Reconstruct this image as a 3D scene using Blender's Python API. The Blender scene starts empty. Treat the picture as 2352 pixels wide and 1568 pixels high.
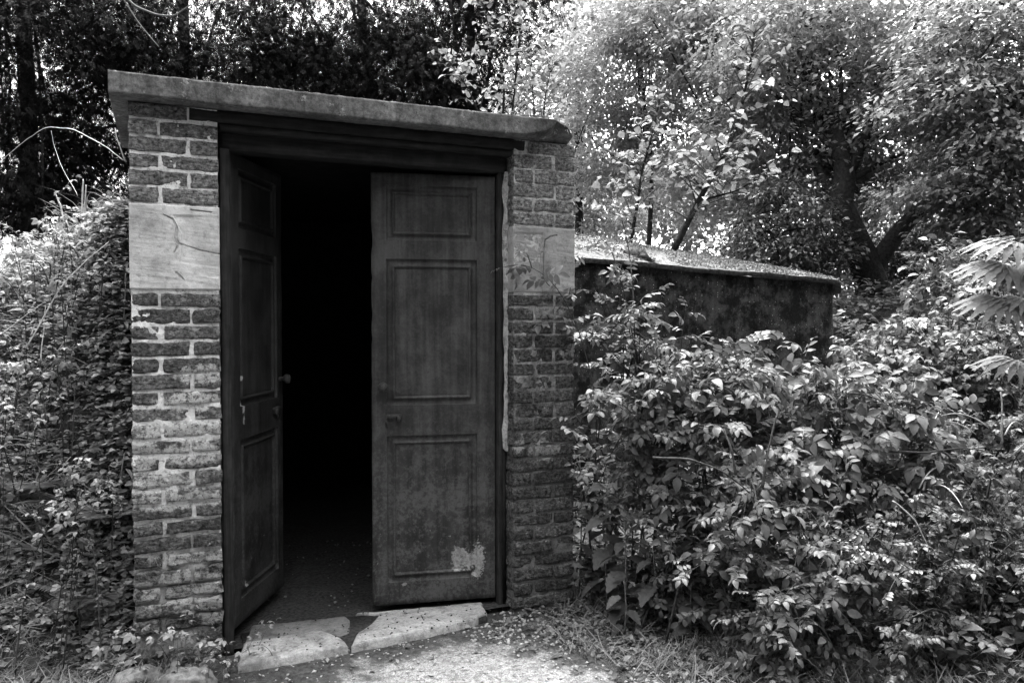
import bpy, math, random
import numpy as np
from mathutils import Matrix, Vector

# ------------------------------------------------------------------ camera, sky, sun, exposure
sc = bpy.context.scene
PW, PH, FPX = 2352.0, 1568.0, 1829.0
YAW, PITCH = math.radians(23.5), math.atan(49.0 / 1829.0)
CAM = np.array([-0.211, -3.604, 1.36])
F0 = np.array([math.sin(YAW), math.cos(YAW), 0.0])
RV = np.array([math.cos(YAW), -math.sin(YAW), 0.0])
FV = F0 * math.cos(PITCH) + np.array([0, 0, -math.sin(PITCH)])
UV = np.cross(RV, FV)
cd = bpy.data.cameras.new('camera'); cam = bpy.data.objects.new('camera', cd)
sc.collection.objects.link(cam)
cam.location = CAM; cam.rotation_euler = (math.pi / 2 - PITCH, 0, -YAW)
cd.sensor_width = 36; cd.lens = 36 * FPX / PW; cd.clip_start = 0.05; cd.clip_end = 500
sc.camera = cam

SUN_TO = Vector((0.14, 0.26, 0.95)).normalized()
w = bpy.data.worlds.new('World'); sc.world = w; w.use_nodes = True
wn, wl = w.node_tree.nodes, w.node_tree.links
bg = wn['Background']; sky = wn.new('ShaderNodeTexSky'); sky.sky_type = 'NISHITA'; sky.sun_disc = False
sky.sun_elevation = math.asin(SUN_TO.z); sky.sun_rotation = math.atan2(SUN_TO.x, SUN_TO.y)
sky.air_density = 1.6; sky.dust_density = 4.0
bw = wn.new('ShaderNodeRGBToBW'); wl.new(sky.outputs[0], bw.inputs[0]); wl.new(bw.outputs[0], bg.inputs[0])
bg.inputs[1].default_value = 0.15
sd = bpy.data.lights.new('sun', 'SUN'); sd.energy = 1.1; sd.angle = math.radians(40); sd.color = (1, 1, 1)
so = bpy.data.objects.new('sun', sd); sc.collection.objects.link(so)
so.rotation_euler = SUN_TO.to_track_quat('Z', 'Y').to_euler(); so.location = (0, -5, 12)
vs = sc.view_settings
vs.view_transform = 'Standard'; vs.look = 'None'; vs.gamma = 1.0; vs.use_curve_mapping = False
vs.exposure = 3.25
sc.cycles.use_denoising = True
sc.cycles.max_bounces = 8; sc.cycles.transmission_bounces = 6; sc.cycles.diffuse_bounces = 4
sc.cycles.glossy_bounces = 2

# ------------------------------------------------------------------ helpers
rng = np.random.default_rng(7)
COL = sc.collection

def at(u, v, Z):
    return CAM + (FV + RV * ((u - PW / 2) / FPX) + UV * ((PH / 2 - v) / FPX)) * Z

def onY(u, v, y):
    d = FV + RV * ((u - PW / 2) / FPX) + UV * ((PH / 2 - v) / FPX)
    return CAM + d * ((y - CAM[1]) / d[1])

def hash3(i, j, k, s):
    n = (i * 73856093) ^ (j * 19349663) ^ (k * 83492791) ^ (s * 2654435)
    n = (n ^ (n >> 13)) * 1274126177
    n = n & 0x7fffffff
    return ((n ^ (n >> 16)) & 0xffff) / 65535.0

def vnoise(P, s=0):
    P = np.asarray(P, float)
    I = np.floor(P).astype(np.int64); f = P - I; f = f * f * (3 - 2 * f)
    r = 0
    for a in (0, 1):
        for b in (0, 1):
            for c in (0, 1):
                wgt = (f[..., 0] if a else 1 - f[..., 0]) * (f[..., 1] if b else 1 - f[..., 1]) * (f[..., 2] if c else 1 - f[..., 2])
                r = r + wgt * hash3(I[..., 0] + a, I[..., 1] + b, I[..., 2] + c, s)
    return r * 2 - 1

def fbm(P, oct=3, s=0):
    P = np.asarray(P, float); r = 0; a = 1.0
    for o in range(oct):
        r = r + a * vnoise(P * (2 ** o) + 17.3 * o, s + o); a *= 0.5
    return r / 1.75

def sstep(t):
    t = np.clip(t, 0, 1); return t * t * (3 - 2 * t)

class MB:
    """collects vertex and face arrays, builds one mesh"""
    def __init__(s): s.V = []; s.F = []; s.n = 0
    def add(s, V, F):
        V = np.asarray(V, float).reshape(-1, 3)
        if isinstance(F, dict):
            for k, f in F.items(): s.F.append(np.asarray(f, np.int64) + s.n)
        else:
            F = np.asarray(F, np.int64); s.F.append(F + s.n)
        s.V.append(V); s.n += len(V); return s
    def box(s, x0, x1, y0, y1, z0, z1):
        V = [(x, y, z) for x in (x0, x1) for y in (y0, y1) for z in (z0, z1)]
        return s.add(V, [(0, 1, 3, 2), (4, 6, 7, 5), (0, 4, 5, 1), (2, 3, 7, 6), (0, 2, 6, 4), (1, 5, 7, 3)])
    def tube(s, P, R, n=6):
        P = np.asarray(P, float); R = np.broadcast_to(np.asarray(R, float), (len(P),))
        T = np.gradient(P, axis=0); T /= np.linalg.norm(T, axis=1)[:, None] + 1e-9
        ref = np.array([0.31, 0.22, 0.93]) if abs(T[0][2]) < 0.8 else np.array([0.9, 0.3, 0.1])
        A = np.cross(T, ref); A /= np.linalg.norm(A, axis=1)[:, None] + 1e-9
        B = np.cross(T, A)
        th = np.linspace(0, 2 * np.pi, n, endpoint=False)
        V = P[:, None] + R[:, None, None] * (A[:, None] * np.cos(th)[None, :, None] + B[:, None] * np.sin(th)[None, :, None])
        m = len(P); i = np.arange(m - 1)[:, None] * n; j = np.arange(n)[None]; k = (j + 1) % n
        F = np.stack([i + j, i + k, i + n + k, i + n + j], -1).reshape(-1, 4)
        s.add(V.reshape(-1, 3), F)
        cap0 = np.arange(n)[None, ::-1]; cap1 = np.arange(n)[None] + (m - 1) * n
        s.F.append(cap0 + s.n - m * n); s.F.append(cap1 + s.n - m * n)
        return s
    def mesh(s, name, mat=None, smooth=False):
        me = bpy.data.meshes.new(name)
        V = np.concatenate(s.V) if s.V else np.zeros((0, 3))
        lt = np.concatenate([np.full(len(f), f.shape[1], np.int32) for f in s.F])
        lv = np.concatenate([f.ravel() for f in s.F]).astype(np.int32)
        me.vertices.add(len(V)); me.vertices.foreach_set('co', V.astype(np.float32).ravel())
        me.loops.add(len(lv)); me.loops.foreach_set('vertex_index', lv)
        me.polygons.add(len(lt))
        ls = np.zeros(len(lt), np.int32); ls[1:] = np.cumsum(lt)[:-1]
        me.polygons.foreach_set('loop_start', ls)
        try: me.polygons.foreach_set('loop_total', lt)
        except Exception: pass
        if smooth: me.polygons.foreach_set('use_smooth', np.ones(len(lt), bool))
        me.update(calc_edges=True); me.validate()
        if mat is not None: me.materials.append(mat)
        return me
    def build(s, name, mat=None, parent=None, smooth=False, origin=None):
        o_ = np.array(origin if origin is not None else (parent['_o'] if parent is not None and '_o' in parent else (0, 0, 0)), float)
        if s.V and np.any(o_): s.V = [v - o_ for v in s.V]
        ob = bpy.data.objects.new(name, s.mesh(name, mat, smooth)); COL.objects.link(ob)
        if parent is not None: ob.parent = parent
        elif origin is not None: ob.location = o_
        return ob

ROOTS = []
def tag(o, label=None, cat=None, group=None, kind=None):
    if label: o['label'] = label
    if cat: o['category'] = cat
    if group: o['group'] = group
    if kind: o['kind'] = kind
    return o

def thing(name, loc, label, cat, group=None):
    o = bpy.data.objects.new(name, None); COL.objects.link(o)
    o.location = loc; o.empty_display_size = 0.1
    o['_o'] = [float(c) for c in loc]; ROOTS.append(o)
    return tag(o, label, cat, group)

def grid_faces(nu, nv):
    i = np.arange(nu - 1)[:, None]; j = np.arange(nv - 1)[None]
    return np.stack([i * nv + j, (i + 1) * nv + j, (i + 1) * nv + j + 1, i * nv + j + 1], -1).reshape(-1, 4)

# ------------------------------------------------------------------ materials (all grey: a black and white picture)
class Mt:
    def __init__(s, name, rough=0.85, spec=0.25):
        s.m = bpy.data.materials.new(name); s.m.use_nodes = True
        s.n, s.l = s.m.node_tree.nodes, s.m.node_tree.links
        s.p = s.n['Principled BSDF']; s.p.inputs['Roughness'].default_value = rough
        s.p.inputs['Specular IOR Level'].default_value = spec
        s.geo = s.n.new('ShaderNodeNewGeometry'); s.pos = s.geo.outputs['Position']
        s.h = None
    def inp(s, sock, v):
        if hasattr(v, 'links') or hasattr(v, 'is_output'): s.l.new(v, sock)
        else: sock.default_value = v
    def scale(s, vec, x, y, z):
        q = s.n.new('ShaderNodeMapping'); q.inputs['Scale'].default_value = (x, y, z); s.l.new(vec, q.inputs[0]); return q.outputs[0]
    def noise(s, sc_, det=4, rough=0.55, vec=None, dist=0.0):
        q = s.n.new('ShaderNodeTexNoise'); q.inputs['Scale'].default_value = sc_; q.inputs['Detail'].default_value = det
        q.inputs['Roughness'].default_value = rough; q.inputs['Distortion'].default_value = dist
        s.l.new(vec or s.pos, q.inputs['Vector']); return q.outputs['Fac']
    def voro(s, sc_, vec=None, feature='F1', out='Distance'):
        q = s.n.new('ShaderNodeTexVoronoi'); q.feature = feature; q.inputs['Scale'].default_value = sc_
        s.l.new(vec or s.pos, q.inputs['Vector']); return q.outputs[out]
    def math(s, op, a, b=0.0, c=None, clamp=False):
        q = s.n.new('ShaderNodeMath'); q.operation = op; q.use_clamp = clamp
        s.inp(q.inputs[0], a); s.inp(q.inputs[1], b)
        if c is not None: s.inp(q.inputs[2], c)
        return q.outputs[0]
    def rng(s, v, a, b, c=0.0, d=1.0, smooth=True):
        q = s.n.new('ShaderNodeMapRange'); q.interpolation_type = 'SMOOTHSTEP' if smooth else 'LINEAR'
        s.inp(q.inputs['Value'], v)
        for k, x in (('From Min', a), ('From Max', b), ('To Min', c), ('To Max', d)): s.inp(q.inputs[k], x)
        return q.outputs[0]
    def mix(s, f, a, b):
        q = s.n.new('ShaderNodeMix'); q.data_type = 'FLOAT'
        s.inp(q.inputs[0], f); s.inp(q.inputs[2], a); s.inp(q.inputs[3], b); return q.outputs[0]
    def sep(s, vec):
        q = s.n.new('ShaderNodeSeparateXYZ'); s.l.new(vec, q.inputs[0]); return q.outputs
    def blob(s, cx, cz, rx, rz, wob, xyz):
        """0..1 patch around (cx, cz) on the x, z plane with an edge made uneven by wob"""
        a = s.math('DIVIDE', s.math('SUBTRACT', xyz[0], cx), rx); b = s.math('DIVIDE', s.math('SUBTRACT', xyz[2], cz), rz)
        d = s.math('SQRT', s.math('ADD', s.math('MULTIPLY', a, a), s.math('MULTIPLY', b, b)))
        return s.rng(s.math('ADD', d, wob), 0.75, 1.05, 1.0, 0.0)
    def bump(s, h, strength=0.5, dist=0.01):
        q = s.n.new('ShaderNodeBump'); q.inputs['Strength'].default_value = strength; q.inputs['Distance'].default_value = dist
        s.inp(q.inputs['Height'], h)
        if s.h is not None: s.l.new(s.h, q.inputs['Normal'])
        s.h = q.outputs[0]; s.l.new(s.h, s.p.inputs['Normal']); return s
    def col(s, v):
        if hasattr(v, 'is_output'): s.l.new(v, s.p.inputs['Base Color'])
        else: s.p.inputs['Base Color'].default_value = (v, v, v, 1)
        return s

def m_brick(name, lo, hi, stain, damp=0.0):
    t = Mt(name, 0.92, 0.2)
    oi = t.n.new('ShaderNodeObjectInfo').outputs['Random']
    n1 = t.noise(9, 5, 0.6); n2 = t.noise(55, 5, 0.65); n3 = t.noise(220, 3, 0.7)
    base = t.mix(oi, lo, hi)
    base = t.math('MULTIPLY', base, t.rng(n1, 0.3, 0.7, 0.65, 1.35))
    base = t.math('MULTIPLY', base, t.rng(n2, 0.34, 0.66, 0.5, 1.6))
    str_ = t.noise(1.0, 5, 0.7, t.scale(t.pos, 45, 45, 120)); base = t.math('MULTIPLY', base, t.rng(str_, 0.34, 0.66, 0.55, 1.45))
    pit = t.rng(t.noise(95, 3, 0.6), 0.34, 0.43, 0.25, 1.0); base = t.math('MULTIPLY', base, pit)  # shade of the pits is put into the colour, besides the bump
    xyz = t.sep(t.pos)
    wob = t.math('MULTIPLY', t.math('SUBTRACT', t.noise(16, 5, 0.65), 0.5), 2.6)
    m = None
    for (cx, cz, rx, rz, k) in stain:
        b = t.math('MULTIPLY', t.blob(cx, cz, rx, rz, wob, xyz), k)
        m = b if m is None else t.math('MAXIMUM', m, b)
    fine = t.rng(t.noise(42, 6, 0.8), 0.40, 0.52)
    spots = t.math('MULTIPLY', t.rng(t.noise(38, 4, 0.6), 0.63, 0.70), 0.55)
    m = t.math('MULTIPLY', m, fine) if m is not None else 0.0
    m = t.math('MAXIMUM', m, t.math('MULTIPLY', spots, t.rng(n1, 0.45, 0.6)))
    c = t.mix(m, base, t.mix(n3, 0.55, 0.9))
    t.col(c)
    t.bump(str_, 1.0, 0.012); t.bump(n2, 1.0, 0.016); t.bump(pit, 0.6, 0.006); t.bump(n3, 0.6, 0.004)
    return t.m

def m_mortar(name, lo, hi, dirt=0.3, dark_below=None):
    t = Mt(name, 0.95, 0.1)
    n1 = t.noise(14, 5, 0.6); n2 = t.noise(120, 4, 0.7)
    c = t.mix(t.rng(n2, 0.3, 0.7), lo, hi)
    c = t.math('MULTIPLY', c, t.rng(n1, 0.35, 0.6, 1 - dirt, 1.0))
    c = t.math('MULTIPLY', c, t.rng(t.noise(48, 5, 0.75), 0.36, 0.48, 0.45, 1.0))
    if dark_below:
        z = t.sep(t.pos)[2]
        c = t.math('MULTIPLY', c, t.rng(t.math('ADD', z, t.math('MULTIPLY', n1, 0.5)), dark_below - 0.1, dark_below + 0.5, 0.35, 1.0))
    t.col(c); t.bump(n1, 0.5, 0.01); t.bump(n2, 0.6, 0.004)
    return t.m

def m_sandstone(name, k):
    t = Mt(name, 0.9, 0.2)
    mp = t.n.new('ShaderNodeMapping'); mp.inputs['Rotation'].default_value = (0, 0.09, 0); mp.inputs['Scale'].default_value = (11.0, 11.0, 120.0); t.l.new(t.pos, mp.inputs[0])
    q = t.noise(1.0, 6, 0.7, mp.outputs[0], 0.5)
    n2 = t.noise(7, 5, 0.6); n3 = t.noise(330, 3, 0.7); n4 = t.noise(3.2, 4, 0.55); n5 = t.noise(45, 5, 0.7)
    c = t.mix(t.rng(n4, 0.35, 0.65), 0.36 * k, 0.60 * k)
    c = t.math('MULTIPLY', c, t.rng(q, 0.30, 0.48, 0.86, 1.0))
    c = t.math('MULTIPLY', c, t.rng(n2, 0.34, 0.6, 0.74, 1.05))
    c = t.math('MULTIPLY', c, t.rng(n5, 0.32, 0.5, 0.72, 1.04))
    c = t.math('MULTIPLY', c, t.rng(n3, 0.3, 0.6, 0.85, 1.06))
    t.col(c); t.bump(q, 0.2, 0.005); t.bump(n5, 0.4, 0.004); t.bump(n3, 0.4, 0.002)
    return t.m

def m_concrete(name, lo, hi, streak=True, scale=1.0, speck=0.0, lichen=False):
    t = Mt(name, 0.93, 0.2)
    n1 = t.noise(4 * scale, 5, 0.6); n2 = t.noise(60 * scale, 5, 0.7); n3 = t.noise(300, 2, 0.6)
    c = t.mix(t.rng(n1, 0.3, 0.7), lo, hi)
    c = t.math('MULTIPLY', c, t.rng(n2, 0.3, 0.68, 0.7, 1.25))
    if streak:
        st = t.noise(1.0, 4, 0.6, t.scale(t.pos, 16, 4, 1.2))
        c = t.math('MULTIPLY', c, t.rng(st, 0.32, 0.62, 0.70, 1.14))
    if lichen:
        c = t.math('MULTIPLY', c, t.rng(t.noise(28, 6, 0.75), 0.36, 0.6, 0.6, 1.2))
        li = t.math('MULTIPLY', t.rng(t.noise(11, 5, 0.7), 0.60, 0.66), t.rng(t.noise(80, 4, 0.7), 0.45, 0.55)); c = t.mix(t.math('MULTIPLY', li, 0.6), c, 0.4)
        ck = t.rng(t.noise(17, 5, 0.8), 0.33, 0.36, 0.35, 1.0); c = t.math('MULTIPLY', c, ck)
    if speck:
        vd = t.voro(70); vc = t.voro(70, out='Color')
        k = t.math('MULTIPLY', t.rng(vd, 0.12, 0.3, 1.0, 0.0), t.rng(t.sep(vc)[0], 0.80, 0.92))
        c = t.mix(t.math('MULTIPLY', k, speck), c, 0.5)
        blk = t.noise(9, 6, 0.75)
        c = t.math('MULTIPLY', c, t.rng(blk, 0.40, 0.60, 0.18, 1.6))
    t.col(c); t.bump(n2, 0.7, 0.006); t.bump(n3, 0.4, 0.002)
    return t.m

def m_wood(name, lo, hi):
    t = Mt(name, 0.85, 0.2)
    g = t.noise(1.0, 5, 0.65, t.scale(t.pos, 5, 90, 70)); g2 = t.noise(1.0, 5, 0.65, t.scale(t.pos, 80, 90, 4))
    up = g2 if name.endswith('post') else g
    n = t.noise(20, 4, 0.6)
    c = t.mix(t.rng(up, 0.3, 0.7), lo, hi); c = t.math('MULTIPLY', c, t.rng(n, 0.3, 0.7, 0.7, 1.25))
    t.col(c); t.bump(up, 0.6, 0.004); t.bump(n, 0.3, 0.003)
    return t.m

def m_door(name, patch, k=1.0):
    """flaking dark paint over sheet metal; object coordinates: x across the leaf, z up from its bottom"""
    t = Mt(name, 0.62, 0.35)
    tc = t.n.new('ShaderNodeTexCoord').outputs['Object']
    xyz = t.sep(tc)
    n1 = t.noise(5, 6, 0.65, tc); n2 = t.noise(90, 4, 0.65, tc)
    st = t.noise(1.0, 5, 0.6, t.scale(tc, 30, 10, 1.5)); n3 = t.noise(48, 6, 0.75, tc)
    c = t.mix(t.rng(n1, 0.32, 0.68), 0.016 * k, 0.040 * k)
    c = t.math('MULTIPLY', c, t.rng(st, 0.34, 0.66, 0.58, 1.5))
    scr = t.rng(t.noise(1.0, 3, 0.6, t.scale(tc, 150, 20, 7)), 0.68, 0.74); c = t.mix(t.math('MULTIPLY', scr, 0.35), c, 0.11)
    c = t.math('MULTIPLY', c, t.rng(n2, 0.3, 0.7, 0.85, 1.18))
    # worn grey bloom, mostly low on the leaf and beside the lock
    low = t.rng(xyz[2], 1.15, 0.3, 0.0, 1.0)
    wear = t.math('MULTIPLY', t.rng(t.math('ADD', n3, t.math('MULTIPLY', n1, 0.6)), 0.74, 0.92), t.math('ADD', low, 0.35))
    c = t.mix(t.math('MULTIPLY', wear, 0.6, clamp=True), c, 0.085 * k)
    rust = t.math('MULTIPLY', t.rng(t.noise(46, 5, 0.7, tc), 0.60, 0.66), t.rng(t.noise(4, 3, 0.5, tc), 0.4, 0.55))
    c = t.mix(t.math('MULTIPLY', rust, 0.7), c, 0.012)
    for (rx0, rz0, ra, rb) in ((0.08, 1.03, 0.07, 0.035),):
        rb_ = t.blob(rx0, rz0, ra, rb, t.math('MULTIPLY', t.math('SUBTRACT', n3, 0.5), 1.6), xyz)
        c = t.mix(t.math('MULTIPLY', rb_, 0.8), c, 0.016)
    m = None
    wob = t.math('MULTIPLY', t.math('SUBTRACT', t.noise(60, 6, 0.75, tc), 0.5), 3.4)
    for (cx, cz, rx, rz) in patch:
        b = t.blob(cx, cz, rx, rz, wob, xyz); m = b if m is None else t.math('MAXIMUM', m, b)
    fleck = t.math('MULTIPLY', t.rng(t.noise(60, 3, 0.5, tc), 0.74, 0.76), low)
    m = t.math('MAXIMUM', m, t.math('MULTIPLY', fleck, 0.8))
    c = t.mix(m, c, t.math('MULTIPLY', t.mix(n2, 0.16, 0.42), t.rng(n3, 0.35, 0.6, 0.55, 1.1)))
    t.col(c); t.bump(n2, 0.25, 0.002); t.bump(n3, 0.35, 0.003); t.bump(m, -0.5, 0.002)
    return t.m

def m_leaf(name, lo, hi, rough=0.5, spec=0.4, trans=0.3):
    t = Mt(name, rough, spec)
    r = t.geo.outputs['Random Per Island']
    oi = t.n.new('ShaderNodeObjectInfo').outputs['Random']
    rr = t.math('FRACT', t.math('ADD', r, t.math('MULTIPLY', oi, 3.7)))
    c = t.mix(rr, lo, hi)
    n = t.noise(60, 3, 0.6); c = t.math('MULTIPLY', c, t.rng(n, 0.3, 0.7, 0.82, 1.15))
    t.col(c)
    tr = t.n.new('ShaderNodeBsdfTranslucent'); t.l.new(t.math('MULTIPLY', c, 1.25), tr.inputs[0])
    mx = t.n.new('ShaderNodeMixShader'); mx.inputs[0].default_value = trans
    t.l.new(t.p.outputs[0], mx.inputs[1]); t.l.new(tr.outputs[0], mx.inputs[2])
    t.l.new(mx.outputs[0], t.n['Material Output'].inputs[0])
    return t.m

def m_plain(name, lo, hi, sc_=30, rough=0.85, spec=0.25, bump=0.4, bd=0.005):
    t = Mt(name, rough, spec)
    n1 = t.noise(sc_, 5, 0.6); t.col(t.mix(t.rng(n1, 0.3, 0.7), lo, hi)); t.bump(n1, bump, bd); return t.m

def m_ground():
    t = Mt('ground_soil', 0.95, 0.15)
    xyz = t.sep(t.pos)
    n1 = t.noise(6, 6, 0.65); n2 = t.noise(45, 5, 0.7); n3 = t.noise(160, 4, 0.7)
    soil = t.mix(t.rng(n2, 0.3, 0.7), 0.025, 0.085)
    soil = t.math('MULTIPLY', soil, t.rng(n1, 0.3, 0.7, 0.7, 1.3))
    # trodden pale grit of the path in front of the step
    cx, cy = 0.78, -0.95
    a = t.math('DIVIDE', t.math('SUBTRACT', xyz[0], cx), 0.62)
    b = t.math('DIVIDE', t.math('SUBTRACT', xyz[1], t.math('MULTIPLY_ADD', xyz[0], 0.12, cy - 0.05)), 0.74)
    d = t.math('SQRT', t.math('ADD', t.math('MULTIPLY', a, a), t.math('MULTIPLY', b, b)))
    d = t.math('ADD', d, t.math('MULTIPLY', t.math('SUBTRACT', n1, 0.5), 1.7))
    d = t.math('ADD', d, t.math('MULTIPLY', t.math('SUBTRACT', n2, 0.5), 0.9))
    pathm = t.rng(d, 0.72, 1.05, 1.0, 0.0)
    grit = t.math('MULTIPLY', t.mix(t.rng(n3, 0.32, 0.66), 0.14, 0.44), t.rng(n2, 0.34, 0.6, 0.45, 1.1))
    c = t.mix(t.math('MULTIPLY', pathm, t.rng(xyz[2], 0.15, 0.0)), soil, grit)
    t.col(c); t.bump(n2, 0.8, 0.02); t.bump(n3, 0.6, 0.006)
    return t.m

LBLOBS = [(-0.10, 1.015, 0.15, 0.042, 1.0), (-0.12, 0.90, 0.26, 0.055, 1.0), (-0.13, 0.80, 0.14, 0.05, 0.9), (-0.30, 0.80, 0.06, 0.08, 0.8), (-0.24, 0.67, 0.15, 0.05, 0.9),
          (-0.17, 0.60, 0.22, 0.04, 0.8), (-0.1, 0.36, 0.17, 0.05, 0.7), (-0.15, 0.22, 0.2, 0.09, 0.7), (-0.07, 1.13, 0.12, 0.04, 0.9), (-0.03, 0.12, 0.08, 0.06, 0.5)]
BRICK_L = m_brick('brick_red_old', 0.10, 0.19, LBLOBS)
BRICK_TOP = m_brick('brick_red_dry', 0.19, 0.28, [(9, 9, 0.1, 0.1, 0)])
BRICK_R = m_brick('brick_dark', 0.08, 0.13, [(1.53, 0.70, 0.08, 0.06, 0.45), (1.55, 1.40, 0.1, 0.05, 0.4), (1.40, 0.74, 0.03, 0.06, 0.5)])  # darker brick for the right pier below its stone block
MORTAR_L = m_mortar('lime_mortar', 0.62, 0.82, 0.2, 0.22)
MORTAR_R = m_mortar('lime_mortar_dark', 0.36, 0.58, 0.45, 1.25)  # darker towards the bottom
MORTAR_S = m_mortar('lime_mortar_grey', 0.3, 0.5, 0.5)
SANDSTONE = m_sandstone('sandstone', 1.0)
SANDSTONE_R = m_sandstone('sandstone_dark', 0.55)  # right block: same stone in a darker grey
SLAB = m_concrete('roof_concrete', 0.07, 0.15, True, 1.0, 0.0, True)
BUNKER = m_concrete('old_concrete', 0.024, 0.05, True, 1.0, 0.7)
WOOD = m_wood('old_timber', 0.010, 0.026)
POST = m_wood('timber_post', 0.012, 0.034)
DOOR_R = m_door('door_paint_worn', [(0.475, 0.20, 0.058, 0.05), (0.43, 0.245, 0.03, 0.025), (0.53, 0.205, 0.03, 0.085), (0.415, 0.215, 0.022, 0.06), (0.42, 0.165, 0.03, 0.02), (0.52, 0.13, 0.025, 0.02), (0.155, 0.10, 0.012, 0.01)])
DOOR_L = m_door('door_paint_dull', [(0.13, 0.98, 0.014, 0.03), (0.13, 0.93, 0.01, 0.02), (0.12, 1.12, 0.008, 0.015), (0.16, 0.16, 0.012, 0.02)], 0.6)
RUST = m_plain('rusted_iron', 0.018, 0.055, 120, 0.8, 0.3, 0.8, 0.004)
def m_step(name, lo, hi):
    t = Mt(name, 0.9, 0.2)
    n1 = t.noise(7, 5, 0.6); n2 = t.noise(60, 5, 0.7); n3 = t.noise(250, 3, 0.7)
    c = t.mix(t.rng(n2, 0.3, 0.7), lo, hi); c = t.math('MULTIPLY', c, t.rng(n1, 0.32, 0.6, 0.62, 1.1)); c = t.math('MULTIPLY', c, t.rng(n3, 0.3, 0.5, 0.7, 1.05))
    dirt = t.rng(t.noise(16, 6, 0.75), 0.52, 0.64); c = t.mix(t.math('MULTIPLY', dirt, 0.6), c, 0.07)
    sp = t.rng(t.noise(130, 3, 0.6), 0.64, 0.69); c = t.mix(t.math('MULTIPLY', sp, 0.7), c, 0.05)
    t.col(c); t.bump(n2, 0.5, 0.005); t.bump(n3, 0.4, 0.002); return t.m
STEPSTONE = m_step('step_stone', 0.24, 0.40)
STEPDARK = m_step('step_stone_dark', 0.13, 0.2)  # darker tone for the back step piece and the floor debris
BLACKWALL = m_plain('dark_interior', 0.012, 0.022, 12, 0.95, 0.1)  # darkness of the passage is put into this near-black colour
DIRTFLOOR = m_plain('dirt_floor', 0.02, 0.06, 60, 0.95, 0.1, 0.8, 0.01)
GROUND = m_ground()
STONE = m_plain('field_stone', 0.05, 0.15, 34, 0.92, 0.2, 0.7, 0.012)
PEBBLE = m_plain('pebble_grey', 0.2, 0.45, 50, 0.9, 0.2)
BARK = m_plain('dark_bark', 0.01, 0.028, 30, 0.95, 0.1, 0.9, 0.02)
TWIG = m_plain('brown_twig', 0.03, 0.07, 60, 0.9, 0.2)
PALESTEM = m_plain('dry_stem', 0.30, 0.5, 60, 0.8, 0.2)
GREENSTEM = m_plain('green_stem', 0.1, 0.2, 60, 0.6, 0.3)
L_YEW = m_leaf('yew_needles', 0.003, 0.011, 0.7, 0.12, 0.08)
L_TREE = m_leaf('tree_leaves', 0.07, 0.165, 0.5, 0.4, 0.45)
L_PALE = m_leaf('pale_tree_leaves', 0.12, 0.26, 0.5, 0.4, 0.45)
L_DARK = m_leaf('dark_glossy_leaves', 0.035, 0.085, 0.4, 0.5, 0.2)
L_BIRCH = m_leaf('sapling_leaves', 0.11, 0.23, 0.45, 0.4, 0.4)
L_ROSE = m_leaf('rose_leaves', 0.05, 0.135, 0.48, 0.4, 0.25)
L_ROSE2 = m_leaf('small_shrub_leaves', 0.035, 0.085, 0.35, 0.55, 0.2)
L_NETTLE = m_leaf('nettle_leaves', 0.055, 0.09, 0.65, 0.25, 0.25)
L_COVER = m_leaf('ground_leaves', 0.065, 0.18, 0.5, 0.4, 0.25)
L_BANK = m_leaf('bank_leaves', 0.12, 0.30, 0.5, 0.35, 0.25)
L_FERN = m_leaf('fern_leaves', 0.10, 0.21, 0.55, 0.3, 0.3)
L_GRASS = m_leaf('grass_blades', 0.09, 0.22, 0.55, 0.3, 0.3)
L_DEAD = m_leaf('dead_leaves', 0.08, 0.32, 0.8, 0.15, 0.1)
L_FAN = m_leaf('drooping_pale_leaves', 0.13, 0.21, 0.55, 0.35, 0.35)
PETAL = m_leaf('white_petals', 0.72, 0.85, 0.6, 0.2, 0.3)
MOSS = m_leaf('moss_tufts', 0.08, 0.28, 0.9, 0.1, 0.1)
ROOFTOP = m_plain('mossy_roof', 0.05, 0.16, 35, 0.95, 0.1, 0.9, 0.02)

# ------------------------------------------------------------------ terrain
def height(x, y):
    x = np.asarray(x, float); y = np.asarray(y, float)
    top = 1.98 - 0.42 * np.clip(-x - 0.4, 0, 0.8) - 0.1 * np.clip(-x - 1.2, 0, 3)
    y0 = 0.02 + 0.10 * np.clip(-x - 0.4, 0, 2)
    run = 0.85 + 0.95 * np.clip((-x - 0.42) / 0.5, 0, 1)
    left = top * sstep((y - y0 + 0.12 * np.clip((-x - 0.5) / 0.4, 0, 1)) / run) * sstep((-0.31 - x) / 0.05)
    back = (1.7 - 0.1 * np.clip(y - 5, 0, 8)) * sstep((y - 2.0) / 1.0)
    right = 1.7 * sstep((x - 2.6) / 5.5)
    h = np.maximum(np.maximum(left, back), right)
    n = fbm(np.stack([x * 2.2, y * 2.2, x * 0], -1), 3, 3) * 0.05
    far = sstep((np.hypot(x, y) - 6) / 8)
    near = np.clip(h * 1.2 + 0.12, 0.1, 1)
    fine = fbm(np.stack([x * 9, y * 9, x * 0], -1), 2, 9) * 0.007
    return -0.1 + h + n * near * (1 - far) + fine * (1 - far)

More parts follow.
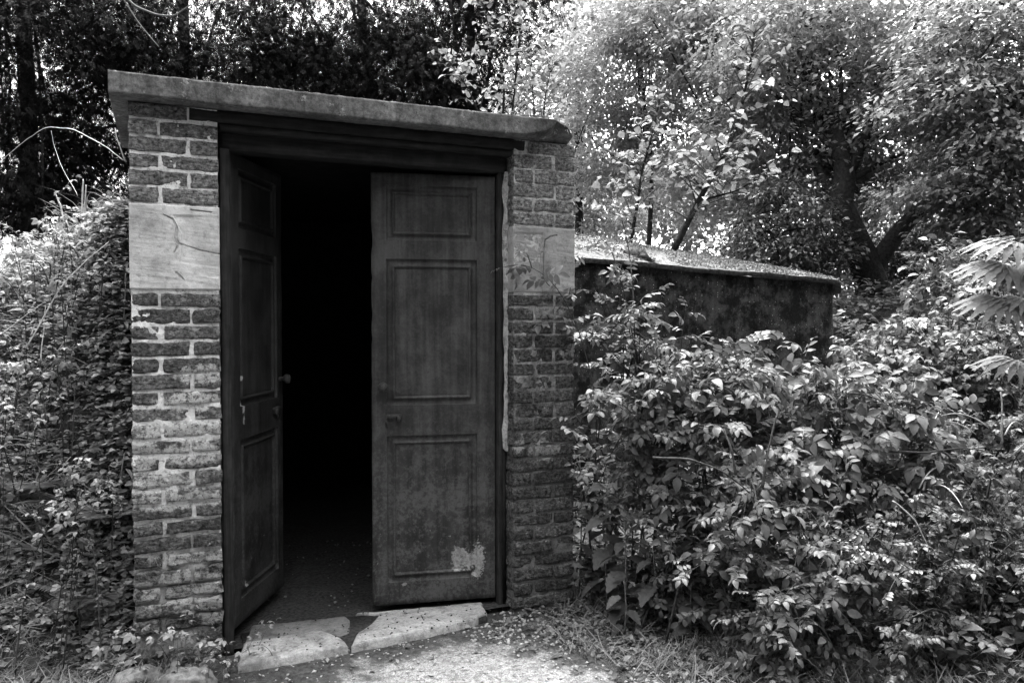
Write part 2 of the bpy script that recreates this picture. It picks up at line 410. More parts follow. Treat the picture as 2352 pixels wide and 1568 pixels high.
def build_ground():
    def axis(lo, hi, a, b, fine):
        c = np.arange(a, b + 1e-6, fine)
        l = a - np.geomspace(fine, a - lo, 26); r = b + np.geomspace(fine, hi - b, 26)
        return np.concatenate([l[::-1], c, r])
    xs = axis(-90, 90, -2.6, 6.0, 0.05); ys = axis(-60, 120, -2.6, 3.6, 0.05)
    X, Y = np.meshgrid(xs, ys, indexing='ij')
    Z = height(X, Y)
    F = grid_faces(len(xs), len(ys))
    cx = (X.ravel()[F].mean(1)); cy = Y.ravel()[F].mean(1)
    F = F[~((cx > -0.30) & (cx < 1.66) & (cy > 0.06) & (cy < 3.45))]
    b = MB(); b.add(np.stack([X, Y, Z], -1), F)
    return tag(b.build('ground', GROUND, smooth=True), kind='structure')
build_ground()

# ------------------------------------------------------------------ the shelter entrance
SH = thing('shelter_entrance', (0.68, 0.0, -0.1), 'old brick shelter entrance with open double doors under a flat concrete slab', 'shelter')

def brick_mesh(x0, x1, z0, z1, y0, depth, seed, rough, edge):
    """box with a gridded front whose face, edges and corners are worn"""
    nx = max(8, int((x1 - x0) / 0.011)); nz = 8
    r = 0.0028
    xs = np.concatenate([[x0, x0], np.linspace(x0 + r, x1 - r, nx), [x1, x1]])
    zs = np.concatenate([[z0, z0], np.linspace(z0 + r, z1 - r, nz), [z1, z1]])
    X, Zz = np.meshgrid(xs, zs, indexing='ij')
    ia, ib = np.meshgrid(np.arange(len(xs)), np.arange(len(zs)), indexing='ij')
    dx = np.minimum(ia, len(xs) - 1 - ia); dz = np.minimum(ib, len(zs) - 1 - ib); d = np.minimum(dx, dz)
    Yy = np.where(d == 0, y0 + depth, np.where(d == 1, y0 + r, y0))
    P = np.stack([X * 38, Zz * 60, X * 0 + seed * 3.1], -1)
    P2 = np.stack([X * 9, Zz * 14, X * 0 + seed * 1.7], -1)
    ero = np.clip(fbm(P, 2, seed) * 0.8 + 0.05, -0.3, 1) * rough * 0.8 + np.clip(fbm(P2, 2, seed + 5) - 0.1, -0.3, 1) * rough * 0.9
    rimd = np.minimum(np.minimum(X - x0, x1 - X), np.minimum(Zz - z0, z1 - Zz))
    ero = ero + np.exp(-rimd / 0.004) * rough * 0.9 * np.clip(0.45 + vnoise(P * 0.6, seed + 12), 0, 1.4)
    corner = np.exp(-np.minimum(X - x0, x1 - X) / 0.010) * np.exp(-np.minimum(Zz - z0, z1 - Zz) / 0.012)
    ero = ero + corner * edge * 2 * (0.5 + 0.5 * vnoise(P2 * 2, seed + 8))
    Yy = Yy + np.where(d > 0, ero, 0)
    jx = vnoise(np.stack([X * 0 + (X > (x0 + x1) / 2) * 7.0, Zz * 40, X * 0 + seed], -1), seed) * edge
    jz = vnoise(np.stack([X * 30, X * 0 + (Zz > (z0 + z1) / 2) * 5.0, X * 0 + seed], -1), seed + 2) * edge
    cxm, czm = (x0 + x1) / 2, (z0 + z1) / 2
    X = X + np.where(dx <= 1, -np.sign(X - cxm) * np.clip(jx + 0.25 * edge, -0.4 * edge, 2 * edge), 0)
    Zz = Zz + np.where(dz <= 1, -np.sign(Zz - czm) * np.clip(jz + 0.25 * edge, -0.4 * edge, 2 * edge), 0)
    return np.stack([X, Yy, Zz], -1).reshape(-1, 3), grid_faces(len(xs), len(zs))[:, ::-1]

def add_brick(par, x0, x1, z0, z1, y0, depth, seed, mat, rough=0.005, edge=0.003, tilt=0.0, name='brick'):
    V, F = brick_mesh(x0, x1, z0, z1, y0, depth, seed, rough, edge)
    c = np.array([(x0 + x1) / 2, y0, (z0 + z1) / 2])
    if tilt:
        ca, sa = math.cos(tilt), math.sin(tilt); q = V - c
        V = c + np.stack([q[:, 0] * ca - q[:, 2] * sa, q[:, 1], q[:, 0] * sa + q[:, 2] * ca], -1)
    b = MB(); b.add(V - c, F)
    o = bpy.data.objects.new(name, b.mesh(name, mat, False)); COL.objects.link(o)
    o.parent = par; o.location = c - np.array(SH['_o'])
    return o

def pillar(x0, x1, mat_m, rec):
    b = MB()
    NX, NZ = 80, 480
    xs = np.linspace(x0 + 0.006, x1 - 0.006, NX); zs = np.linspace(-0.25, 2.247, NZ)
    X, Zz = np.meshgrid(xs, zs, indexing='ij')
    Y = rec(X, Zz) + fbm(np.stack([X * 30, Zz * 30, X * 0], -1), 2, 4) * 0.005 + fbm(np.stack([X * 110, Zz * 110, X * 0], -1), 2, 14) * 0.0025
    b.add(np.stack([X, Y, Zz], -1), grid_faces(NX, NZ)[:, ::-1])
    for (xa, s) in ((x0 + 0.006, 1), (x1 - 0.006, -1)):   # returns
        ys = np.linspace(0.02, 0.34, 8); Yr, Zr = np.meshgrid(ys, zs, indexing='ij')
        Xr = xa + s * (0.002 + 0.004 * np.abs(fbm(np.stack([Yr * 30, Zr * 30, Yr * 0], -1), 2, 6)))
        Yr = Yr.copy(); Yr[0] = Y[0 if s > 0 else -1]; Xr[0] = xa
        b.add(np.stack([Xr, Yr, Zr], -1), grid_faces(8, NZ)[:, ::s])
    b.box(x0 + 0.02, x1 - 0.02, 0.33, 0.345, -0.25, 2.247)
    return b

def zrec(hi, lo, zc):
    return lambda X, Z: np.where(Z > zc, hi, hi + (lo - hi) * np.clip((zc - Z) / 0.5, 0, 1)) + 0.004 * fbm(np.stack([X * 12, Z * 12, X * 0], -1), 2, 11)

# left pier
lx0, lx1 = -0.345, 0.004
LP = pillar(lx0, lx1, MORTAR_L, zrec(0.0075, 0.026, 0.75)).build('pillar', MORTAR_L, SH)
tag(LP, 'left brick pier with thick pale mortar and whitish stains')
r_ = random.Random(3)
def courses(par, x0, x1, ztop, zbot, n, first_header, matf, depth, rough, edge, gap, seed0, split=0.335, drop=()):
    ph = (ztop - zbot) / n
    for i in range(n):
        zt = ztop - i * ph; zb = zt - ph
        hdr = (i % 2 == 0) == first_header
        k = split if hdr else 1 - split
        xm = x0 + (x1 - x0) * (k + r_.uniform(-0.018, 0.018))
        ext = edge * (1 + 2.0 * max(0, (0.5 - zb)))
        g = gap * r_.uniform(0.35, 1.5); gv = gap * r_.uniform(0.5, 1.9)
        for j, (a, b_) in enumerate(((x0 + r_.uniform(0, 0.004), xm - gv / 2), (xm + gv / 2, x1 - r_.uniform(0, 0.004)))):
            if (i, j) in drop: continue
            y0 = r_.uniform(-0.003, 0.004) + (0.01 * max(0, 0.35 - zb) * r_.uniform(-1.5, 1.5))
            add_brick(par, a, b_, zb + g / 2 + r_.uniform(-0.001, 0.001), zt - g / 2, y0, depth, seed0 + i * 2 + j, matf(i),
                      rough * r_.uniform(0.5, 1.5) * (1.7 if zb < 0.45 else 1), ext, r_.uniform(-0.006, 0.006))
add_brick(LP, lx0 + 0.002, lx0 + 0.225, 2.190, 2.246, -0.004, 0.09, 901, BRICK_L, 0.004)
courses(LP, lx0, lx1, 2.183, 1.842, 5, True, lambda i: BRICK_TOP, 0.09, 0.005, 0.004, 0.0085, 100)
courses(LP, lx0, lx1, 1.478, -0.09, 23, True, lambda i: BRICK_L, 0.09, 0.008, 0.0055, 0.012, 200, drop=((21, 0),))
# right pier
rx0, rx1 = 1.362, 1.705
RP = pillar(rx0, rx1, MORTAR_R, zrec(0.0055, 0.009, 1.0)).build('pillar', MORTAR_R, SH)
tag(RP, 'right brick pier, darker low down, half hidden by the rose bush')
add_brick(RP, 1.443, rx1, 2.186, 2.245, 0.0, 0.1, 902, BRICK_TOP, 0.003)
courses(RP, rx0, rx1, 2.180, 1.826, 5, False, lambda i: BRICK_TOP, 0.1, 0.005, 0.004, 0.009, 300)
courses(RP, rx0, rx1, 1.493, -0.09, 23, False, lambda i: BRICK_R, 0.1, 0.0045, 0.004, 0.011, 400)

def sandstone_block(par, x0, x1, z0, z1, cracks, seed, step):
    nx, nz = 210, 210; r = 0.004
    xs = np.concatenate([[x0, x0], np.linspace(x0 + r, x1 - r, nx), [x1, x1]]); zs = np.concatenate([[z0, z0], np.linspace(z0 + r, z1 - r, nz), [z1, z1]])
    X, Zz = np.meshgrid(xs, zs, indexing='ij')
    ia, ib = np.meshgrid(np.arange(len(xs)), np.arange(len(zs)), indexing='ij')
    d = np.minimum(np.minimum(ia, len(xs) - 1 - ia), np.minimum(ib, len(zs) - 1 - ib))
    Y = np.where(d == 0, 0.1, np.where(d == 1, r - 0.004, -0.004))
    bed = fbm(np.stack([X * 7, Zz * 70 + X * 9, X * 0], -1), 3, seed) * 0.0016 + fbm(np.stack([X * 90, Zz * 90, X * 0], -1), 2, seed + 1) * 0.0008
    Y = Y + np.where(d > 0, bed + step(X, Zz), 0)
    for pts in cracks:                                   # grooves: distance to a polyline
        P = np.array(pts); best = np.full(X.shape, 9.0)
        for a, b_ in zip(P[:-1], P[1:]):
            ab = b_ - a; t = np.clip(((X - a[0]) * ab[0] + (Zz - a[1]) * ab[1]) / (ab @ ab), 0, 1)
            best = np.minimum(best, np.hypot(X - a[0] - t * ab[0], Zz - a[1] - t * ab[1]))
        main = pts is cracks[0] and x0 < 1
        wd = (0.0052 * np.clip(1.25 - np.abs(Zz - 1.72) / 0.075, 0.25, 1) if main else 0.0024 if x0 < 1 else 0.0019) + 0.0008 * vnoise(np.stack([X * 60, Zz * 60, X * 0], -1), 3)
        Y = Y + np.where(d > 0, 0.030 * np.clip((wd - best) / 0.0016 + 0.5, 0, 1), 0)
    b = MB(); b.add(np.stack([X, Y, Zz], -1), grid_faces(len(xs), len(zs))[:, ::-1])
    return b.build('sandstone_block', SANDSTONE if x0 < 1 else SANDSTONE_R, par, False, origin=SH['_o'])
def stepL(X, Z):   # a flake has come away right of a curved break
    edge = -0.185 + 0.035 * np.clip((1.80 - Z) / 0.08, 0, 1) - 0.012 * np.clip((1.66 - Z) / 0.1, 0, 1)
    return 0.006 * sstep((X - edge - 0.002 * vnoise(np.stack([Z * 40, Z * 0, Z * 0], -1), 2)) / 0.007) * sstep((1.800 - Z + 0.02 * np.clip(X + 0.17, 0, 1)) / 0.012) * sstep((Z - 1.53) / 0.12) * (1 - 0.75 * sstep((X + 0.16) / 0.13))
sandstone_block(LP, lx0 + 0.001, lx1 - 0.001, 1.488, 1.836, [[(-0.215, 1.795), (-0.18, 1.78), (-0.165, 1.745), (-0.168, 1.70), (-0.158, 1.675), (-0.175, 1.64)], [(-0.16, 1.68), (-0.08, 1.655), (0.0, 1.640)], [(-0.17, 1.56), (-0.14, 1.53)], [(-0.11, 1.82), (-0.03, 1.815)]], 21, stepL)
def stepR(X, Z):
    e = 1.525 - 0.012 * np.sin((Z - 1.5) * 14)
    return 0.005 * sstep((e - X) / 0.006) * sstep((1.80 - Z) / 0.02) + 0.004 * sstep((1.66 - 0.35 * np.abs(X - 1.47) - Z) / 0.004 * -1) * sstep((e - X) / 0.006)
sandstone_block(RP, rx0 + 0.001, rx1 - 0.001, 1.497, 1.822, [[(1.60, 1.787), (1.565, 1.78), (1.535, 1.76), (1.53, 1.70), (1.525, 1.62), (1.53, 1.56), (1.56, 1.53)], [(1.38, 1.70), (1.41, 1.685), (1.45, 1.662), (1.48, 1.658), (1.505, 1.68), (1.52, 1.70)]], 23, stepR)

# concrete roof slab with a broken right corner
def slab():
    xs = np.concatenate([[-0.408], np.linspace(-0.404, 1.30, 150), np.linspace(1.31, 1.67, 50)])
    n = len(xs); ZB, ZT = 2.250, 2.338
    prof = []
    nb = lambda f, s, a: fbm(np.stack([xs * f, xs * 0 + s, xs * 0], -1), 3, s) * a
    s = np.clip((xs - 1.345) / 0.205, 0, 1); zb = ZB + (ZT - ZB - 0.004) * (1 - np.sqrt(np.clip(1 - s ** 1.7, 0, 1)))
    yf = -0.10 + 0.11 * np.clip((xs - 1.55) / 0.12, 0, 1) ** 0.8
    rows = 9
    for k in range(rows):
        t = (0.0, 0.03, 0.12, 0.3, 0.5, 0.7, 0.88, 0.97, 1.0)[k]
        z = zb + (ZT - zb) * t
        y = yf + fbm(np.stack([xs * 14, z * 14, xs * 0], -1), 3, 31) * 0.004
        if k == 0: z = z + nb(9, 1, 0.004) + nb(60, 5, 0.003); y = y + 0.002
        if k == rows - 1: z = z - np.abs(nb(16, 2, 0.005)) - np.abs(nb(60, 8, 0.003)); y = y + 0.002 + np.clip(nb(30, 3, 0.02) - 0.008, 0, 1)
        prof.append(np.stack([xs, y, z], -1))
    prof.append(np.stack([xs, xs * 0 + 1.0, xs * 0 + ZT + 0.01], -1))
    prof.append(np.stack([xs, xs * 0 + 1.0, xs * 0 + ZB], -1))
    und = np.clip((xs - 1.345) / 0.2, 0, 1)
    prof.append(np.stack([xs, 0.02 + 0 * xs, xs * 0 + ZB], -1))
    prof.append(np.stack([xs, -0.045 + 0.0 * xs, ZB + (zb - ZB) * 0.35], -1))
    P = np.stack(prof, 1); m = P.shape[1]
    i = np.arange(n - 1)[:, None]; j = np.arange(m)[None]; k = (j + 1) % m
    F = np.stack([i * m + j, (i + 1) * m + j, (i + 1) * m + k, i * m + k], -1).reshape(-1, 4)
    b = MB(); b.add(P, F); b.F.append(np.arange(m)[None]); b.F.append(np.arange(m)[None, ::-1] + (n - 1) * m)
    return b.build('roof_slab', SLAB, SH)
slab()
# timber lintel with its lower moulding, door frame
def plank(x0, x1, y0, y1, z0, z1, name, mat, par, ax=0, amp=0.003, sag=0.0):
    n = 60; b = MB(); t = np.linspace(0, 1, n)
    c = 0.006
    if ax == 0:
        pr = [(y0 + c, z0), (y0, z0 + c), (y0, z1 - c), (y0 + c, z1), (y1, z1), (y1, z0)]
        P = np.array([[(x0 + (x1 - x0) * q, a, d - sag * math.sin(math.pi * q)) for a, d in pr] for q in t])
    else:
        pr = [(x0 + c, y0), (x0, y0 + c), (x0, y1), (x1, y1), (x1, y0 + c), (x1 - c, y0)]
        P = np.array([[(a, d, z0 + (z1 - z0) * q) for a, d in pr] for q in t])
    P = P + np.stack([vnoise(P * 23, 5), vnoise(P * 23, 6), vnoise(P * 23, 7)], -1) * amp
    m = len(pr); i = np.arange(n - 1)[:, None]; j = np.arange(m)[None]; k = (j + 1) % m
    b.add(P, np.stack([i * m + j, (i + 1) * m + j, (i + 1) * m + k, i * m + k], -1).reshape(-1, 4))
    b.F.append(np.arange(m)[None]); b.F.append(np.arange(m)[None, ::-1] + (n - 1) * m)
    return b.build(name, mat, par)
plank(-0.112, 1.425, 0.002, 0.30, 2.196, 2.247, 'lintel', WOOD, SH, 0, 0.003)
plank(0.006, 1.36, 0.008, 0.06, 2.165, 2.194, 'lintel_moulding', WOOD, SH, 0, 0.003)
plank(0.006, 1.36, 0.075, 0.17, 2.095, 2.185, 'frame_head', WOOD, SH, 0, 0.002)
plank(0.007, 0.048, 0.03, 0.13, -0.11, 2.094, 'frame_post', POST, SH, 2, 0.002)
plank(1.318, 1.345, 0.085, 0.17, -0.11, 2.094, 'frame_post', POST, SH, 2, 0.002)
# pale mortar fillet between the right post and the bricks, broken off low down
def fillet(x0, x1, z0, z1, name, mat, w0):
    zs = np.linspace(z0, z1, 90); b = MB()
    wv = w0 * (0.85 + 0.7 * fbm(np.stack([zs * 11, zs * 0, zs * 0], -1), 3, 3)) * sstep((zs - z0) / 0.03 + 0.3)
    P = np.stack([np.stack([x1 - wv, zs * 0 + 0.082, zs], -1), np.stack([x1 - wv * 0.6, zs * 0 + 0.070, zs], -1), np.stack([x1 + 0.004 + 0.010 * fbm(np.stack([zs * 45, zs * 0, zs * 0], -1), 3, 19), zs * 0 + 0.068 + 0.006 * fbm(np.stack([zs * 20, zs * 0, zs * 0], -1), 2, 9), zs], -1)], 1)
    b.add(P, grid_faces(90, 3)[:, ::-1]); return b.build(name, mat, SH)
fillet(1.335, 1.360, 0.70, 2.10, 'mortar_fillet', MORTAR_S, 0.019)
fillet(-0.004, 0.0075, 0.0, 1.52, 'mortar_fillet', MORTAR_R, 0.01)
b = MB(); b.box(1.340, 1.36, 0.088, 0.11, -0.1, 0.705); b.build('frame_packing', BLACKWALL, SH)

# passage behind the doors
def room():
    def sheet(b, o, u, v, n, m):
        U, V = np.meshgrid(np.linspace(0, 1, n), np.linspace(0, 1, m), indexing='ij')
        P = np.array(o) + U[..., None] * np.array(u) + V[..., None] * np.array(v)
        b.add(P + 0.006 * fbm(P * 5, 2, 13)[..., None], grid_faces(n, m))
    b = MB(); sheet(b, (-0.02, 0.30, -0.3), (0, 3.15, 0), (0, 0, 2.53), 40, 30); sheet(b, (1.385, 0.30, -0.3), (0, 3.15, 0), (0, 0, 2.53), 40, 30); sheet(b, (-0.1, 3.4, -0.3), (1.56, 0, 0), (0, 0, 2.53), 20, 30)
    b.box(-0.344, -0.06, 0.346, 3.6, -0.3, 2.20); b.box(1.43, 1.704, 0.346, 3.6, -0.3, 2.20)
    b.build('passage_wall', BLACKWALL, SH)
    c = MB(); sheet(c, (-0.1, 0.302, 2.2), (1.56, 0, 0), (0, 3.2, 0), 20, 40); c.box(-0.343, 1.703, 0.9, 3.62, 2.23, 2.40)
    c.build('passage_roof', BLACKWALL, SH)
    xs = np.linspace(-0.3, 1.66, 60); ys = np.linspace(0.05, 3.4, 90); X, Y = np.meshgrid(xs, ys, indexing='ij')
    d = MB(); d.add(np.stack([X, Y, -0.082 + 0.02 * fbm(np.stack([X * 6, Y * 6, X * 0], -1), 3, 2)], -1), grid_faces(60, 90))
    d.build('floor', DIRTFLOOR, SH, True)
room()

# ---- doors: stile-and-rail leaf with three beaded panels, knob and lock
DW, DH, DT = 0.615, 2.13, 0.04
PAN = [(0.072, 0.522, 0.113, 0.84), (0.072, 0.522, 0.99, 1.71), (0.072, 0.522, 1.80, 2.07)]    # outer opening of each panel x0 x1 z0 z1
def door_leaf(name, mat, hinge, ang, mirror, label, sag=0.0):
    """local frame: x from the free edge (0) to the hinge (DW), y into the leaf, z up"""
    d = bpy.data.objects.new(name, None); COL.objects.link(d); d.parent = SH; tag(d, label)
    hx, hy, hz = np.array(hinge) - np.array(SH['_o'])
    if not mirror:
        M4 = Matrix.Translation((hx, hy, hz)) @ Matrix.Rotation(ang, 4, 'Z') @ Matrix.Rotation(sag, 4, 'Y') @ Matrix.Translation((-DW, 0, 0))
    else:
        M4 = Matrix.Translation((hx, hy, hz)) @ Matrix.Rotation(ang, 4, 'Z')
    d.matrix_basis = M4
    mx = (lambda x: DW - x) if mirror else (lambda x: x)
    def mk(P, F, nm, material, sm=False):
        P = np.array(P, float).reshape(-1, 3).copy(); P[:, 0] = mx(P[:, 0])
        F = [np.asarray(f) for f in F]
        q = MB(); q.V = [P]; q.n = len(P); q.F = [f[:, ::-1] if mirror else f for f in F]
        o = bpy.data.objects.new(nm, q.mesh(nm, material, sm)); COL.objects.link(o); o.parent = d; return o
    # stiles and rails as one board with three openings
    xs = sorted({0.0, 0.004, *np.linspace(0.03, 0.585, 22).round(4), DW - 0.004, DW, 0.072, 0.522}); zs = sorted({0.0, 0.004, *np.linspace(0.03, 2.1, 70).round(4), DH - 0.004, DH, *[p[2] for p in PAN], *[p[3] for p in PAN]})
    xs, zs = np.array(xs), np.array(zs)
    X, Z = np.meshgrid(xs, zs, indexing='ij'); F = grid_faces(len(xs), len(zs))
    cx = X.ravel()[F].mean(1); cz = Z.ravel()[F].mean(1); keep = np.ones(len(F), bool)
    for (a, b_, c, e) in PAN: keep &= ~((cx > a) & (cx < b_) & (cz > c) & (cz < e))
    Y = 0.0025 * fbm(np.stack([X * 7, Z * 7, X * 0], -1), 3, 51) + 0.001 * fbm(np.stack([X * 60, Z * 60, X * 0], -1), 2, 52)
    rim = (X == 0) | (X == DW) | (Z == 0) | (Z == DH); Y = Y + np.where(rim, 0.004, 0)
    # the free edge is eaten away by rust
    X = X.copy(); eat = np.clip(vnoise(np.stack([Z * 31, Z * 0, Z * 0], -1), 61), 0, 1) * 0.008 * sstep((Z - 1.0) / 0.2) * sstep((1.95 - Z) / 0.1)
    X = np.where(X < 0.03, X + eat, X)
    P = [np.stack([X, Y, Z], -1).reshape(-1, 3)]; Fs = [F[keep][:, ::-1]]; n0 = X.size
    nxz = (len(xs), len(zs)); idx = np.arange(n0).reshape(nxz)
    loop = np.concatenate([idx[:, 0], idx[-1, 1:], idx[-2::-1, -1], idx[0, -2:0:-1]])
    back = P[0][loop].copy(); back[:, 1] = DT
    m = len(loop); k = (np.arange(m) + 1) % m
    Fs.append(np.stack([loop, loop[k], n0 + k, n0 + np.arange(m)], -1)); Fs.append((n0 + np.arange(m))[None])
    P.append(back)
    mk(np.concatenate(P), Fs, 'frame', mat)
    for pi, (a, b_, c, e) in enumerate(PAN):
        # nested rectangles: slope in, flat, bead up, bead down, field
        rings = [(0.0, 0.0015), (0.003, 0.015), (0.028, 0.014), (0.031, 0.004), (0.036, 0.001), (0.041, 0.005), (0.044, 0.016), (0.052, 0.013)]
        V, Fq = [], []
        nseg = 24
        for (ins, dep) in rings:
            x0, x1, z0, z1 = a + ins, b_ - ins, c + ins, e - ins
            t = np.linspace(0, 1, nseg, endpoint=False)
            R = np.concatenate([np.stack([x0 + (x1 - x0) * t, t * 0 + z0], -1), np.stack([t * 0 + x1, z0 + (z1 - z0) * t], -1), np.stack([x1 - (x1 - x0) * t, t * 0 + z1], -1), np.stack([t * 0 + x0, z1 - (z1 - z0) * t], -1)])
            R3 = np.stack([R[:, 0], dep + 0.0015 * fbm(np.stack([R[:, 0] * 20, R[:, 1] * 20, R[:, 0] * 0 + ins * 30], -1), 2, 70 + pi), R[:, 1]], -1)
            V.append(R3)
        mm = nseg * 4; kk = (np.arange(mm) + 1) % mm
        for q in range(len(rings) - 1):
            Fq.append(np.stack([q * mm + np.arange(mm), q * mm + kk, (q + 1) * mm + kk, (q + 1) * mm + np.arange(mm)], -1))
        ins = rings[-1][0]; gx = np.linspace(a + ins, b_ - ins, 26); gz = np.linspace(c + ins, e - ins, 40); GX, GZ = np.meshgrid(gx, gz, indexing='ij')
        GY = 0.0125 + 0.002 * fbm(np.stack([GX * 8, GZ * 8, GX * 0], -1), 3, 77 + pi)
        base = len(rings) * mm; V.append(np.stack([GX, GY, GZ], -1).reshape(-1, 3)); Fq.append(grid_faces(26, 40)[:, ::-1] + base)
        mk(np.concatenate(V), Fq, 'panel', mat)
    # knob: lathe about y
    pr = [(0.012, 0.0), (0.012, -0.012), (0.010, -0.02), (0.016, -0.028), (0.023, -0.036), (0.025, -0.046), (0.020, -0.056), (0.008, -0.060), (0.0005, -0.061)]
    th = np.linspace(0, 2 * np.pi, 18, endpoint=False)
    V = np.array([[(0.052 + r * math.cos(t_), y, 1.085 + r * math.sin(t_)) for t_ in th] for r, y in pr]).reshape(-1, 3)
    V = V + vnoise(V * 90, 8)[:, None] * 0.002
    i = np.arange(len(pr) - 1)[:, None] * 18; j = np.arange(18)[None]; k = (j + 1) % 18
    mk(V, [np.stack([i + j, i + 18 + j, i + 18 + k, i + k], -1).reshape(-1, 4)], 'knob', RUST, True)
    # lock: keyhole slot plate with a stub of the lever
    q = MB(); q.box(0.066, 0.076, -0.006, 0.004, 0.885, 0.945); q.box(0.074, 0.145, -0.018, 0.002, 0.928, 0.948); q.box(0.122, 0.14, -0.026, 0.0, 0.912, 0.940)
    mk(np.concatenate(q.V), q.F, 'latch', RUST)
    return d
# right leaf almost shut, left leaf swung far in
hr = np.array([1.312, 0.110, -0.05]); fr = np.array([0.697, 0.237, -0.05])
door_leaf('door', DOOR_R, hr, math.atan2(hr[1] - fr[1], hr[0] - fr[0]), False, 'right door leaf, nearly closed, pale flaked patch near its foot')
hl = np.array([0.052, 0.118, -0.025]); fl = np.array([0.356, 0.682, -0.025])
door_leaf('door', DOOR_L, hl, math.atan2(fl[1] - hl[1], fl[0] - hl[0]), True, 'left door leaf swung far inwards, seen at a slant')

# doorstep: broken stone in pieces
def slab_piece(par, poly, z, th, mat, name, seed):
    from mathutils.geometry import tessellate_polygon
    P = np.array(poly, float); Q = []
    for a, b_ in zip(P, np.roll(P, -1, 0)):
        n = max(2, int(np.hypot(*(b_ - a)) / 0.018))
        for t in np.linspace(0, 1, n, endpoint=False): Q.append(a + (b_ - a) * t)
    Q = np.array(Q); c = Q.mean(0)
    Q = Q + np.stack([fbm(np.stack([Q[:, 0] * 30, Q[:, 1] * 30, Q[:, 0] * 0 + s], -1), 3, seed) for s in (1, 5)], -1) * 0.006
    n = len(Q); b = MB(); z = np.broadcast_to(z, (n,)) if np.ndim(z) == 0 else z
    inner = Q + (c - Q) / np.linalg.norm(c - Q, axis=1)[:, None] * 0.012
    zz = z + vnoise(np.stack([Q[:, 0] * 20, Q[:, 1] * 20, Q[:, 0] * 0], -1), seed) * 0.002
    V = np.concatenate([np.c_[Q, zz - th], np.c_[Q, zz - 0.010], np.c_[inner, zz]])
    i = np.arange(n); k = (i + 1) % n
    b.add(V, np.concatenate([np.stack([i, k, n + k, n + i], -1), np.stack([n + i, n + k, 2 * n + k, 2 * n + i], -1)]))
    tris = tessellate_polygon([[Vector((p[0], p[1], 0)) for p in inner]])
    T = np.array(tris); a = inner[T]; cr = (a[:, 1, 0] - a[:, 0, 0]) * (a[:, 2, 1] - a[:, 0, 1]) - (a[:, 1, 1] - a[:, 0, 1]) * (a[:, 2, 0] - a[:, 0, 0])
    T[cr < 0] = T[cr < 0][:, ::-1]
    b.F.append(T + 2 * n)
    return b.build(name, mat, par, origin=SH['_o'])
stp = bpy.data.objects.new('doorstep', None); COL.objects.link(stp); stp.parent = SH; stp['label'] = 'pale worn doorstep stone broken across the middle'
slab_piece(stp, [(0.045, -0.175), (0.30, -0.165), (0.508, -0.150), (0.495, -0.05), (0.44, 0.06), (0.28, 0.075), (0.09, 0.06)], -0.060, 0.09, STEPSTONE, 'stone_slab', 1)
slab_piece(stp, [(0.09, 0.066), (0.28, 0.081), (0.44, 0.066), (0.50, -0.03), (0.55, 0.0), (0.585, 0.16), (0.575, 0.21), (0.14, 0.27)], -0.067, 0.08, STEPDARK, 'stone_slab', 2)
slab_piece(stp, [(0.522, -0.150), (0.85, -0.118), (1.12, -0.085), (1.21, -0.03), (1.24, 0.11), (0.62, 0.215), (0.72, 0.16), (0.66, 0.06), (0.575, -0.03)], -0.061, 0.09, STEPSTONE, 'stone_slab', 3)
b = MB(); b.box(0.09, 1.20, -0.06, 0.20, -0.15, -0.072); b.build('bedding_soil', DIRTFLOOR, stp, origin=SH['_o'])

